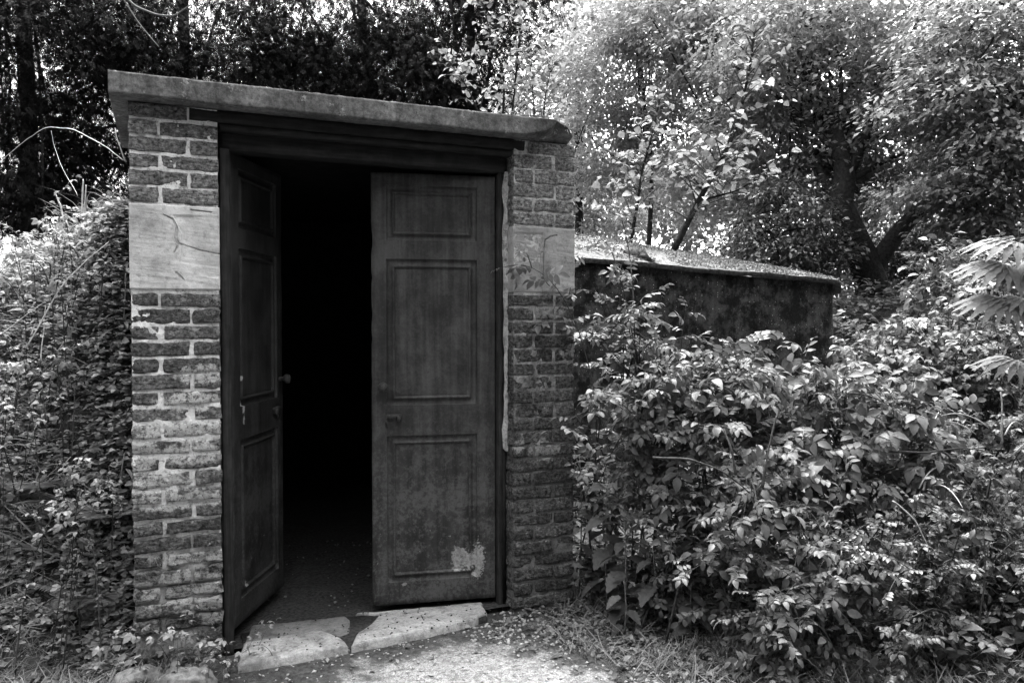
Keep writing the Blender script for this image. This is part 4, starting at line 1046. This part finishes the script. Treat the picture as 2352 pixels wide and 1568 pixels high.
sapling('leaning broad-leaved sapling with thick dark stem behind the bunker roof', basez(1550, 7.2, 2.0), [([basez(1550, 7.2, 2.0), P_(1600, 470, 7.2), P_(1650, 380, 7.2), P_(1690, 300, 7.2), P_(1720, 170, 7.2), P_(1735, 60, 7.2)], 0.030), ([P_(1610, 460, 7.2), P_(1690, 440, 7.1), P_(1760, 400, 7.0)], 0.012)], [HEART], L_BIRCH, 0.085, 0.085, 'saplings on the roofs', 300, 11, 0.6)
sapling('slim upright sapling between the right pier and the leaning one', basez(1450, 7.1, 2.05), [([basez(1450, 7.1, 2.05), P_(1462, 480, 7.1), P_(1475, 390, 7.1), P_(1500, 300, 7.1), P_(1520, 210, 7.1)], 0.017)], [HEART], L_BIRCH, 0.085, 0.085, 'saplings on the roofs', 260, 11, 0.5)

# ------------------------------------------------------------------ rose bushes and bank on the right
G_ROSE = 'rose bushes right of the door'
def onto(x, y): return (x, y, float(height(x, y)))
shrub('rose_bush', 'tall rose bush climbing beside the right brick pier', 'rose bush', onto(2.05, 0.15), ell((1.98, -0.10, 0.80), (0.36, 0.42, 0.62), 62, 0.15) + [at(1235, 740, 3.95), at(1290, 690, 4.0), at(1150, 615, 3.75), at(1390, 470, 4.4), at(1370, 560, 4.3), at(1430, 620, 4.4), at(1250, 1000, 3.8), at(1320, 800, 4.0)],
      ROSE, L_ROSE, 0.125, 0.06, G_ROSE, 260, 0.4)
shrub('rose_bush', 'large rose bush with bright leafy top below the bunker wall', 'rose bush', onto(2.45, -0.15), ell((2.38, -0.30, 0.64), (0.58, 0.48, 0.50), 78, 0.42), ROSE, L_ROSE, 0.165, 0.06, G_ROSE, 300, 0.4)
shrub('rose_bush', 'rose bush in the right middle with big drooping bright leaves', 'rose bush', onto(3.15, -0.45), ell((3.0, -0.50, 0.63), (0.52, 0.48, 0.48), 68, 0.42), ROSE + [TREF[0]], L_ROSE, 0.165, 0.06, G_ROSE, 300, 0.4)
shrub('rose_bush', 'shaded lower rose bush with sprays hanging over the ground', 'rose bush', onto(2.35, -0.70), ell((2.22, -0.80, 0.30), (0.50, 0.32, 0.40), 40, 0.1), ROSE, L_ROSE, 0.14, 0.06, G_ROSE, 280, 0.3)
shrub('small_leaved_shrub', 'small-leaved glossy shrub at the bottom right of the bushes', 'shrub', onto(2.72, -1.15), ell((2.55, -1.22, 0.10), (0.50, 0.28, 0.34), 48, 0.1), [ROSE[1], ROSE[3]], L_ROSE2, 0.085, 0.04, G_ROSE, 300, 0.2)
shrub('rose_bush', 'rose bush with thin bare twigs near the right edge', 'rose bush', onto(3.45, -0.95), ell((3.30, -0.95, 0.36), (0.42, 0.32, 0.36), 34), ROSE, L_ROSE, 0.11, 0.055, G_ROSE, 260, 0.3)
shrub('small_leaved_shrub', 'low small-leaved shrub on the right verge beside the grass', 'shrub', onto(3.35, -1.35), ell((3.2, -1.32, 0.16), (0.32, 0.2, 0.24), 36), ROSE, L_ROSE2, 0.085, 0.045, G_ROSE, 200, 0.2)
shrub('rose_bush', 'low dark rose suckers filling the gap beside the nettles', 'rose bush', onto(2.02, -0.45), ell((2.02, -0.48, 0.25), (0.26, 0.26, 0.32), 34, 0.1), ROSE, L_ROSE, 0.11, 0.055, G_ROSE, 200, 0.2)
shrub('rose_bush', 'leafy rose shoots nearest the viewer at the bottom', 'rose bush', onto(2.15, -1.12), ell((2.12, -1.12, 0.05), (0.28, 0.18, 0.24), 26, 0.1), ROSE, L_ROSE, 0.12, 0.055, G_ROSE, 160, 0.2)
# bank beyond
shrub('bramble_bush', 'pale bramble mound right of the bunker corner', 'bramble', onto(*at(2120, 900, 5.4)[:2]), ell(at(2110, 860, 5.3), (0.65, 0.55, 0.30), 120), TREF, L_ROSE, 0.12, 0.07, 'brambles on the right bank', 240, 0.3)
shrub('bramble_bush', 'bramble thicket in the middle of the right bank', 'bramble', onto(4.35, -0.45), ell((4.25, -0.45, 0.55), (0.7, 0.5, 0.40), 100), TREF, L_ROSE, 0.10, 0.06, 'brambles on the right bank', 240, 0.3)
shrub('laurel_bush', 'dark rosette-leaved shrub below the thicket at upper right', 'shrub', onto(*at(2210, 700, 6.2)[:2]), ell(at(2200, 670, 6.2), (0.5, 0.5, 0.34), 85), [OVAL, LANCE], L_ROSE, 0.085, 0.028, None, 260, 0.55)
shrub('bramble_bush', 'low bramble trailing through the grass at the right edge', 'bramble', onto(4.05, -1.05), ell((3.95, -1.0, 0.35), (0.55, 0.32, 0.32), 70), TREF, L_COVER, 0.09, 0.06, 'brambles on the right bank', 220, 0.3)
shrub('bramble_bush', 'pale bramble rising above the white roses at right', 'bramble', onto(*at(2300, 760, 5.6)[:2]), ell(at(2300, 720, 5.6), (0.5, 0.45, 0.36), 80), TREF, L_ROSE, 0.10, 0.06, 'brambles on the right bank', 240, 0.3)
fr_ = shrub('flowering_rose', 'wild rose with white flowers near the right edge', 'rose bush', onto(4.6, -0.3), ell((4.55, -0.30, 1.05), (0.32, 0.3, 0.32), 34) , ROSE, L_ROSE, 0.10, 0.06, G_ROSE, 220, 0.4)
fp = [at(2310, 765, 5.0), at(2335, 790, 5.0), at(2285, 800, 5.0), at(2305, 815, 4.95), at(2255, 665, 5.2), at(2225, 670, 5.2), at(2275, 655, 5.2), at(2345, 770, 5.0), at(2240, 830, 4.9)]
put_leaves(fr_, [FLOWER], PETAL, np.array(fp), rng.normal(0, 1, (len(fp), 3)) * [1, 1, 0.2], np.array([[-0.2, -0.6, 0.8]] * len(fp)) + rng.normal(0, 0.2, (len(fp), 3)), np.full(len(fp), 0.035), 99, 'flower')
tg = thing('dead_stem_tangle', onto(*at(2260, 1150, 4.2)[:2]), 'tangle of pale dead stems in the weeds at the right edge', 'dead stems')
for k in range(26):
    u, v, Z = rng.uniform(2080, 2360), rng.uniform(960, 1300), rng.uniform(3.6, 4.5); d = rng.normal(0, 1, 3); d[2] = abs(d[2]) * 0.5; d /= np.linalg.norm(d); p0 = at(u, v, Z); l = rng.uniform(0.15, 0.45)
    MB().tube(bez(p0, p0 + d * l * 0.5 + [0, 0, 0.06], p0 + d * l + [0, 0, -0.05], 8), np.linspace(0.004, 0.002, 8) * rng.uniform(0.7, 1.3), 5).build('stem', PALESTEM, tg)
# drooping fan leaves
fan = thing('fan_leaved_plant', onto(4.15, -0.95), 'tall plant with large pale drooping fan-shaped leaves at the right edge', 'plant')
fz = 4.2
fspots = [(2325, 560, 0.19, -0.9), (2300, 610, 0.19, -1.0), (2330, 630, 0.17, -0.8), (2300, 690, 0.19, -1.0), (2345, 690, 0.15, -0.5), (2330, 830, 0.16, -0.8), (2370, 600, 0.2, 0.2), (2380, 700, 0.2, 0.2), (2390, 840, 0.18, 0.3)]
fP = np.array([at(a, b_, fz) for a, b_, _, _ in fspots]); cen = np.array(fan['_o'])
fD = np.array([RV * q[3] - F0 * 0.4 + np.array([0, 0, 0.15]) for q in fspots])
put_leaves(fan, PALM, L_FAN, fP, fD, np.tile([0, 0, 1.0], (len(fspots), 1)) - F0 * 0.35, [q[2] for q in fspots], 99)
for p in fP: MB().tube(bez(cen, cen * 0.5 + p * 0.5 + RV * 0.15, p, 10), np.linspace(0.008, 0.004, 10), 6).build('stalk', GREENSTEM, fan)

# nettles in the shade of the rose
G_N = 'nettles in the shade beside the right pier'
def nettle(label, x, y, h, n, size, grp=G_N, mat=None, tm=None, lean=(0, 0), cat='nettle', name='nettle'):
    b0 = np.array(onto(x, y)); root = thing(name, b0, label, cat, grp)
    top = b0 + np.array([lean[0], lean[1], h]); p = bez(b0, (b0 + top) / 2 + rng.normal(0, 0.015, 3), top, 10)
    MB().tube(p, np.linspace(0.005, 0.002, 10), 5).build('stem', GREENSTEM, root)
    P, D, N, S = [], [], [], []
    for i in range(n):
        s = 0.25 + 0.75 * i / max(1, n - 1); c = b0 + (top - b0) * s; a = (i % 2) * math.pi / 2 + rng.uniform(-0.4, 0.4) + 0.4
        for sg in (0, math.pi):
            d = np.array([math.cos(a + sg), math.sin(a + sg), -0.15 + 0.35 * (s > 0.9)])
            P.append(c + d * 0.02); D.append(d); N.append(np.array([0, 0, 1]) + rng.normal(0, 0.2, 3)); S.append(size * (1.0 if s < 0.8 else 0.65) * rng.uniform(0.85, 1.15))
    put_leaves(root, tm or [NETTLE], mat or L_NETTLE, P, D, N, S, 99)
nettle('tallest nettle, deep in shade right of the pier', 1.83, -0.12, 0.62, 7, 0.14)
nettle('broad nettle below the tallest one by the pier', 1.80, -0.34, 0.48, 6, 0.14)
nettle('nettle leaning out from under the rose bush', 1.95, -0.42, 0.40, 6, 0.14, lean=(-0.08, -0.05))
nettle('short nettle at the outer edge of the dark clump', 1.72, -0.46, 0.26, 4, 0.09)
nettle('low nettle in front of the shaded clump', 1.98, -0.62, 0.26, 5, 0.10)
nettle('nettle tucked behind the others against the pier corner', 1.80, 0.12, 0.75, 7, 0.10)

# ------------------------------------------------------------------ left bank plants
G_F = 'ferns on the left bank'
def fern(label, x, y, n, size):
    b0 = np.array(onto(x, y)); root = thing('fern', b0, label, 'fern', G_F)
    a = np.linspace(0, 2 * np.pi, n, endpoint=False) + rng.uniform(0, 1, n)
    D = np.stack([np.cos(a), np.sin(a) - 0.35, np.full(n, 0.55)], -1); N = np.stack([np.cos(a) * -0.6, np.sin(a) * -0.6, np.ones(n)], -1)
    put_leaves(root, [FROND], L_FERN, np.tile(b0, (n, 1)), D, N, size * rng.uniform(0.8, 1.15, n), 99, 'frond')
fern('fern tight against the left pier at mid height', -0.45, 0.36, 9, 0.33)
fern('fern on the bank left of the sandstone block', -0.60, 0.48, 9, 0.32)
fern('lower fern on the slope beside the stained bricks', -0.52, 0.27, 8, 0.27)
fern('fern high on the bank beneath the dry canes', -0.78, 0.62, 9, 0.32)
G_W = 'leafy upright plants on top of the left bank'
def wh(label, u, v, Z, h, n, size):
    p = at(u, v, Z); nettle(label, p[0], p[1], h, n, size, G_W, L_COVER, [LANCE], (rng.normal(0, 0.04), rng.normal(0, 0.04)), 'plant', 'willowherb')
wh('pale narrow-leaved plant touching the top of the left pier', 272, 430, 3.72, 0.34, 8, 0.10)
wh('narrow-leaved plant just left of the one at the pier', 245, 450, 3.85, 0.30, 8, 0.10)
wh('short narrow-leaved plant on the bank crest by the broken stalks', 205, 480, 3.95, 0.26, 7, 0.10)
wh('narrow-leaved plant left of the broken stalks', 160, 500, 4.0, 0.26, 7, 0.095)
wh('bushy plant on the bank crest further left', 100, 540, 4.1, 0.28, 8, 0.10)
wh('leftmost plant on the bank crest at the picture edge', 30, 570, 4.2, 0.30, 8, 0.10)
wh('leafy plant half way down the bank against the pier', 270, 760, 3.55, 0.22, 6, 0.085)
G_B = 'brambles on the left bank'
shrub('bramble_bush', 'bramble with toothed leaves low on the bank beside the pier', 'bramble', onto(-0.55, 0.16), ell((-0.55, 0.14, 0.55), (0.14, 0.14, 0.18), 12), TREF, L_BANK, 0.055, 0.045, G_B, 120, 0.3, rad=0.003)
shrub('bramble_bush', 'bramble covering the middle of the left bank', 'bramble', onto(-0.85, 0.50), ell((-0.85, 0.42, 1.05), (0.3, 0.3, 0.3), 14), TREF, L_BANK, 0.055, 0.042, G_B, 200, 0.3, rad=0.003)
shrub('bramble_bush', 'bramble on the bank below its crest', 'bramble', onto(-0.65, 0.70), ell((-0.65, 0.62, 1.62), (0.28, 0.2, 0.2), 22), TREF, L_BANK, 0.055, 0.042, G_B, 220, 0.3, rad=0.003)
shrub('bramble_bush', 'bramble at the far left below the crest', 'bramble', onto(-1.05, 0.85), ell((-1.05, 0.78, 1.55), (0.25, 0.25, 0.25), 30), TREF, L_BANK, 0.055, 0.042, G_B, 200, 0.3, rad=0.003)
shrub('wood_avens', 'small lobed-leaved plant at the foot of the left pier', 'plant', onto(-0.22, -0.06), ell((-0.21, -0.08, 0.03), (0.11, 0.04, 0.04), 6), TREF, L_BANK, 0.06, 0.04, None, 120, 0.3, rad=0.002)
shrub('wood_avens', 'tiny lobed-leaved plant beside the paler stone', 'plant', onto(-0.03, -0.20), ell((-0.02, -0.21, -0.03), (0.06, 0.04, 0.05), 6), TREF, L_BANK, 0.045, 0.04, None, 60, 0.3, rad=0.002)
# dry canes and stalks
def cane(label, pts, r, mat=PALESTEM, name='dry_cane', cat='cane', group=None):
    P = np.array(pts); n = len(P); tt = np.linspace(0, n - 1, (n - 1) * 8 + 1); Q = np.stack([np.interp(tt, np.arange(n), P[:, k]) for k in range(3)], -1)
    for _ in range(4): Q[1:-1] = (Q[:-2] + 2 * Q[1:-1] + Q[2:]) / 4
    Q[1:-1] += np.stack([fbm(Q[1:-1] * 9 + k * 5, 3, 21 + k) for k in range(3)], -1) * 0.008
    o = MB().tube(Q, np.linspace(r, r * 0.45, len(Q)) * (1 + 0.25 * vnoise(Q * 30, 4)), 6).build(name, mat, None, True, origin=P[0]); return tag(o, label, cat, group)
G_C = 'dry canes on the left bank'
cane('long pale cane arching from the pier out over the left bank', [at(283, 368, 3.65), at(230, 330, 3.7), at(165, 297, 3.75), at(110, 290, 3.8), at(60, 318, 3.85), at(-10, 380, 3.9)], 0.0026, group=G_C)
cane('short straight pale stalk at the top of the left pier', [at(290, 372, 3.64), at(275, 335, 3.64), at(264, 294, 3.66)], 0.004, group=G_C)
cane('thin curved stem hanging before the yew at left', [at(178, 450, 3.95), at(150, 400, 4.0), at(125, 340, 4.05), at(118, 300, 4.05)], 0.0016, group=G_C)
cane('broken pale stalk standing on the bank crest', [at(190, 500, 3.9), at(189, 440, 3.9), at(191, 412, 3.9)], 0.006, group=G_C)
cane('shorter broken stalk beside the standing one', [at(194, 500, 3.92), at(195, 450, 3.92), at(197, 425, 3.92)], 0.005, group=G_C)
cane('broken stalk leaning left on the bank crest', [at(148, 510, 3.95), at(136, 470, 3.95), at(127, 444, 3.95)], 0.0055, group=G_C)
cane('straight pale straw slanting across the middle of the bank', [at(60, 800, 3.5), at(150, 640, 3.55), at(250, 555, 3.6)], 0.0035, group=G_C)
cane('pale straw lying near the left edge of the bank', [at(0, 770, 3.55), at(60, 720, 3.55), at(110, 690, 3.6)], 0.003, group=G_C)
cane('upright dead stalk on the mid bank at left', [at(95, 830, 3.5), at(100, 760, 3.52), at(104, 700, 3.55)], 0.0026, group=G_C)
cane('dark bent stem at the far left of the bank', [at(28, 1000, 3.45), at(38, 900, 3.45), at(42, 840, 3.5)], 0.007, TWIG, group=G_C)
cane('dark thin upright stem low on the left bank', [at(108, 1020, 3.45), at(104, 950, 3.45), at(95, 890, 3.47)], 0.003, TWIG, group=G_C)
cane('second dark upright stem nearer the pier on the bank', [at(165, 1050, 3.45), at(168, 960, 3.45), at(170, 890, 3.47)], 0.003, TWIG, group=G_C)
# canes on the right
G_R = 'bare twigs among the right bushes'
cane('pale bare twig bending down over the right bush', [at(2050, 1150, 3.3), at(2105, 1195, 3.3), at(2135, 1260, 3.3), at(2142, 1330, 3.3), at(2150, 1365, 3.3)], 0.003, PALESTEM, 'bare_twig', 'twig', G_R)
cane('dark horizontal branch inside the central rose bush', [at(1500, 1050, 3.35), at(1580, 1052, 3.35), at(1650, 1075, 3.35), at(1720, 1130, 3.4)], 0.006, TWIG, 'bare_twig', 'twig', G_R)
cane('dark upright rose stem in the gap of the bush', [at(1750, 1120, 3.35), at(1760, 1050, 3.35), at(1785, 950, 3.4)], 0.007, TWIG, 'bare_twig', 'twig', G_R)
cane('dark leaning rose stem left of the upright one', [at(1690, 1090, 3.35), at(1680, 1030, 3.35), at(1662, 985, 3.4)], 0.007, TWIG, 'bare_twig', 'twig', G_R)
cane('long thin stem rising at the right edge of the bushes', [at(2245, 1450, 3.3), at(2262, 1330, 3.3), at(2265, 1240, 3.3), at(2240, 1100, 3.35)], 0.004, TWIG, 'bare_twig', 'twig', G_R)
cane('pale dead cane crossing the grass at the right edge', [at(2220, 1125, 4.3), at(2290, 1098, 4.3), at(2370, 1105, 4.3)], 0.006, PALESTEM, 'bare_twig', 'twig', G_R)
cane('second pale cane just below the crossing one', [at(2200, 1165, 4.25), at(2270, 1120, 4.25), at(2360, 1125, 4.25)], 0.005, PALESTEM, 'bare_twig', 'twig', G_R)
cane('upright pale stalk below the fan leaves', [at(2300, 1020, 4.3), at(2302, 960, 4.3), at(2298, 900, 4.3)], 0.007, PALESTEM, 'bare_twig', 'twig', G_R)
cane('dark long twig lying across the bramble bank', [at(2040, 1035, 3.7), at(2120, 1038, 3.7), at(2210, 1025, 3.75), at(2290, 1040, 3.75)], 0.006, TWIG, 'bare_twig', 'twig', G_R)
# bare yew boughs at the top left
yb = [o for o in ROOTS if o.name.startswith('yew_tree')][1]
for pts, r in (([(275, -20), (310, 15), (360, 35), (400, 38), (440, 10)], 0.012), ([(285, 0), (300, 25), (320, 55), (345, 85), (365, 108)], 0.007)):
    P = np.array([at(a, b_, 7.6) for a, b_ in pts]); tt = np.linspace(0, len(P) - 1, 30); Q = np.stack([np.interp(tt, np.arange(len(P)), P[:, k]) for k in range(3)], -1)
    for _ in range(3): Q[1:-1] = (Q[:-2] + 2 * Q[1:-1] + Q[2:]) / 4
    MB().tube(Q, np.linspace(r, r * 0.6, 30), 6).build('bough', m_plain('bare_bough', 0.05, 0.09), yb, True)

# ------------------------------------------------------------------ stones and roof tile
def rock(name, label, c, r, seed, mat=STONE, group=None, rot=0.0):
    nu, nv = 26, 16; u = np.linspace(0, 2 * np.pi, nu, endpoint=False); v = np.linspace(0.02, np.pi - 0.02, nv)
    Uu, Vv = np.meshgrid(u, v, indexing='ij'); D = np.stack([np.sin(Vv) * np.cos(Uu), np.sin(Vv) * np.sin(Uu), np.cos(Vv)], -1)
    S = np.sign(D) * np.abs(D) ** 0.8
    P = S * (1 + 0.30 * fbm(D * 2.0 + seed, 3, seed)[..., None] + 0.12 * fbm(D * 6, 3, seed + 3)[..., None]) * np.array(r)
    ca, sa = math.cos(rot), math.sin(rot); P = np.stack([P[..., 0] * ca - P[..., 1] * sa, P[..., 0] * sa + P[..., 1] * ca, P[..., 2]], -1)
    i = np.arange(nu)[:, None]; j = np.arange(nv - 1)[None]; k = (i + 1) % nu
    F = np.stack([i * nv + j, i * nv + j + 1, k * nv + j + 1, k * nv + j], -1).reshape(-1, 4)
    b = MB(); b.add(P + np.array(c), F); o = b.build(name, mat, None, True, origin=c); return tag(o, label, 'stone', group)
p = at(427, 1520, 3.08); rock('stone', 'pale rounded stone at the foot of the left pier', (p[0], p[1], -0.062), (0.105, 0.08, 0.075), 4, group='stones by the left pier', rot=-0.3)
p = at(310, 1515, 3.12); rock('stone', 'darker stone half hidden in grass left of the pale one', (p[0], p[1], -0.066), (0.10, 0.07, 0.055), 9, group='stones by the left pier', rot=0.5)
p = at(140, 1330, 3.4); rock('stone', 'small dark upright stone on the grassy bank', (p[0], p[1], gz(p) + 0.03), (0.045, 0.04, 0.05), 12, group='stones by the left pier')
# curled sheet of roofing felt on the bunker
cc = at(1500, 592, 5.62)
th = np.linspace(-0.3, 1.9, 18); yy = np.linspace(0, 1, 14); TH, YY = np.meshgrid(th, yy, indexing='ij')
RC = 0.075
fe = np.stack([-RC * np.sin(TH) * (1 - 0.35 * YY) + 0.10 - 0.05 * YY, 0.28 * YY - 0.05 * np.cos(TH), RC * (1 - np.cos(TH)) * (1 - 0.5 * YY) + 0.06 * YY], -1)
fe = fe + 0.006 * fbm(fe * 14, 3, 5)[..., None]
fx0 = np.array([cc[0], 1.30, 1.775 - (cc[0] - 2.43) * 0.051 + 0.035])
b = MB(); b.add(fe + fx0, grid_faces(18, 14)); b.add(fe + fx0 + [0, 0.0, -0.004], grid_faces(18, 14)[:, ::-1])
tag(b.build('roofing_felt', ROOFTOP, None, True, origin=fx0), 'curled piece of mossy roofing felt lifted at the bunker eave', 'roofing felt')

# ------------------------------------------------------------------ ground cover, grass, litter, pebbles
def in_building(x, y): return (x > -0.36) & (x < 1.72) & (y > -0.03)
def cover(name, n, region, tmpls, mat, size, per, density=None, lift=0.03, up=0.6, sz=(0.5, 1.3), nj=0.35):
    """tufts of leaves over the terrain"""
    x = rng.uniform(region[0], region[1], n); y = rng.uniform(region[2], region[3], n)
    ok = ~in_building(x, y)
    if density is not None: ok &= rng.random(n) < density(x, y)
    x, y = x[ok], y[ok]; n = len(x); ci = np.repeat(np.arange(n), per); m = n * per
    e = 0.02; z = height(x, y); gx = (height(x + e, y) - z) / e; gy = (height(x, y + e) - z) / e
    Nn = np.stack([-gx, -gy, np.ones(n)], -1); Nn /= np.linalg.norm(Nn, axis=1)[:, None]
    a = rng.uniform(0, 2 * np.pi, m); s = size * rng.uniform(sz[0], sz[1], n)[ci] * rng.uniform(0.7, 1.2, m)
    D = np.stack([np.cos(a), np.sin(a), rng.normal(up * 0.3, 0.25, m)], -1) + Nn[ci] * up * rng.uniform(0.2, 1, m)[:, None]
    P = np.stack([x, y, z], -1)[ci] + Nn[ci] * (lift * rng.random(m))[:, None] + rng.normal(0, size * 0.3, (m, 3)) * [1, 1, 0.3]
    N = np.array([0, -0.15, 1.0]) + Nn[ci] * 0.5 + rng.normal(0, nj, (m, 3))
    mb = MB(); ti = rng.integers(0, len(tmpls), m)
    for k, t in enumerate(tmpls):
        q = ti == k
        if q.any(): scatter(mb, t, P[q], D[q], N[q], s[q])
    return tag(mb.build(name, mat), kind='stuff')
def band(x, y, s=1): return fbm(np.stack([x * 3 * s, y * 3 * s, x * 0], -1), 3, 2)
bank = lambda x, y: np.clip((height(x, y) + 0.06) * 6, 0, 1) * (0.75 + 0.5 * band(x, y))
tag(cover('bank_ground_cover', 15000, (-1.9, -0.34, -0.2, 2.2), [OVAL3, OVAL3, DIAMOND], L_BANK, 0.032, 5, bank, 0.06, 0.55), 'mixed small leaves carpeting the left bank')
tag(cover('bank_ground_cover', 1500, (-3.2, -0.34, 0.35, 3.2), [LANCE, OVAL], L_COVER, 0.06, 6, lambda x, y: sstep((height(x, y) - 1.0) / 0.6), 0.16, 0.8), 'taller leafy growth along the crest of the left bank')
cover('bank_ivy', 1500, (-0.50, -0.362, -0.05, 1.0), [HEART, OVAL3, LANCE], L_BANK, 0.034, 5, lambda x, y: x * 0 + 1, 0.07, 0.6)
GRASS_T = (np.array([(-0.018, 0, 0), (0.018, 0, 0), (-0.015, 0.4, 0.02), (0.015, 0.4, 0.02), (-0.009, 0.75, -0.07), (0.009, 0.75, -0.07), (0, 1, -0.24)]), {4: np.array([(0, 1, 3, 2), (2, 3, 5, 4)]), 3: np.array([(4, 5, 6)])})
def lawn(x, y):
    pathd = np.hypot((x - 0.75) / 0.75, (y + 0.95) / 0.9)
    return np.clip((pathd - 0.95) * 2, 0, 1) * np.clip(0.55 + band(x, y, 1.3), 0.05, 1)
cover('grass', 4200, (-1.9, -0.15, -1.2, 0.55), [GRASS_T], L_GRASS, 0.12, 7, lambda x, y: lawn(x, y) * np.clip(1.15 - height(x, y) * 1.3, 0.06, 1), 0.005, 1.1, (0.5, 1.2), 0.6)
cover('bank_grass', 1800, (-1.7, -0.34, -0.1, 1.5), [GRASS_T], L_BANK, 0.13, 6, lambda x, y: np.clip(0.4 + band(x, y, 1.1), 0, 1) * np.clip(height(x, y) * 3, 0, 1), 0.02, 1.1, (0.5, 1.3), 0.6)
cover('dry_grass', 1200, (-1.7, -0.34, 0.0, 1.3), [GRASS_T], L_DEAD, 0.20, 5, lambda x, y: np.clip(band(x, y, 1.6) + 0.25, 0, 1) * np.clip(height(x, y) * 2, 0, 1), 0.02, 0.9, (0.5, 1.4), 0.7)
cover('grass', 5200, (1.2, 4.6, -2.2, 0.4), [GRASS_T], L_GRASS, 0.14, 6, lambda x, y: np.clip((x - 1.35) * 1.2, 0, 1) * np.clip(0.5 + band(x, y, 1.3), 0.05, 1), 0.005, 1.1, (0.5, 1.2), 0.6)
cover('low_weeds', 1700, (1.0, 2.6, -1.5, 0.0), [OVAL3, DIAMOND], L_COVER, 0.030, 5, lambda x, y: np.clip((x - 1.15 + 0.3 * (y + 0.3)) * 2.5, 0, 1), 0.03, 0.5)
cover('low_weeds', 7000, (2.6, 9.5, -1.9, 3.2), [OVAL3, OVAL], L_COVER, 0.075, 6, lambda x, y: np.clip(0.6 + band(x, y), 0, 1), 0.22, 0.6)
cover('low_weeds', 1500, (1.72, 4.6, -0.1, 1.26), [OVAL3, OVAL], L_NETTLE, 0.075, 6, lambda x, y: np.clip(0.9 + band(x, y), 0, 1), 0.22, 0.7)
cover('low_weeds', 900, (-1.2, -0.1, -0.7, 0.15), [OVAL3, DIAMOND], L_COVER, 0.035, 5, lambda x, y: lawn(x, y), 0.03, 0.5)
# fallen leaves, grit
cover('leaf_litter', 800, (-0.4, 2.4, -1.5, 0.0), [DIAMOND, OVAL3], L_DEAD, 0.028, 1, lambda x, y: np.clip(0.25 + 0.9 * np.exp(-((y + 0.22) / 0.16) ** 2) + 0.5 * (x > 1.1), 0, 1), 0.008, 0.05, (0.4, 1.3), 0.5)
def bits(name, n, fx, fy, z0, smin, smax, mat, par=None):
    mb = MB(); x, y = fx(n), fy(n); s = rng.uniform(smin, smax, n) ; OCT = (np.array([(1, 0, 0), (-1, 0, 0), (0, 1, 0), (0, -1, 0), (0, 0, .6), (0, 0, -.6)], float), {3: np.array([(0, 2, 4), (2, 1, 4), (1, 3, 4), (3, 0, 4), (2, 0, 5), (1, 2, 5), (3, 1, 5), (0, 3, 5)])})
    z = (height(x, y) if z0 is None else z0) + s * 0.2
    scatter(mb, OCT, np.stack([x, y, z], -1), rng.normal(0, 1, (n, 3)) * [1, 1, 0.3], np.tile([0, 0, 1.0], (n, 1)) + rng.normal(0, 0.3, (n, 3)), s)
    return tag(mb.build(name, mat, par), kind='stuff')
bits('pebbles', 1500, lambda n: rng.uniform(-0.3, 2.2, n), lambda n: rng.uniform(-1.6, -0.1, n), None, 0.003, 0.011, PEBBLE)
bits('pebbles', 260, lambda n: rng.uniform(1.05, 1.6, n), lambda n: rng.normal(-0.16, 0.12, n), None, 0.004, 0.014, PEBBLE)
bits('step_debris', 130, lambda n: rng.uniform(0.08, 1.2, n), lambda n: rng.uniform(-0.14, 0.2, n), -0.06, 0.002, 0.007, DIRTFLOOR, SH)
bits('floor_debris', 90, lambda n: rng.uniform(0.05, 1.2, n), lambda n: rng.uniform(0.3, 1.6, n), -0.07, 0.003, 0.012, STEPDARK, SH)

for o in ROOTS:
    if '_o' in o: del o['_o']
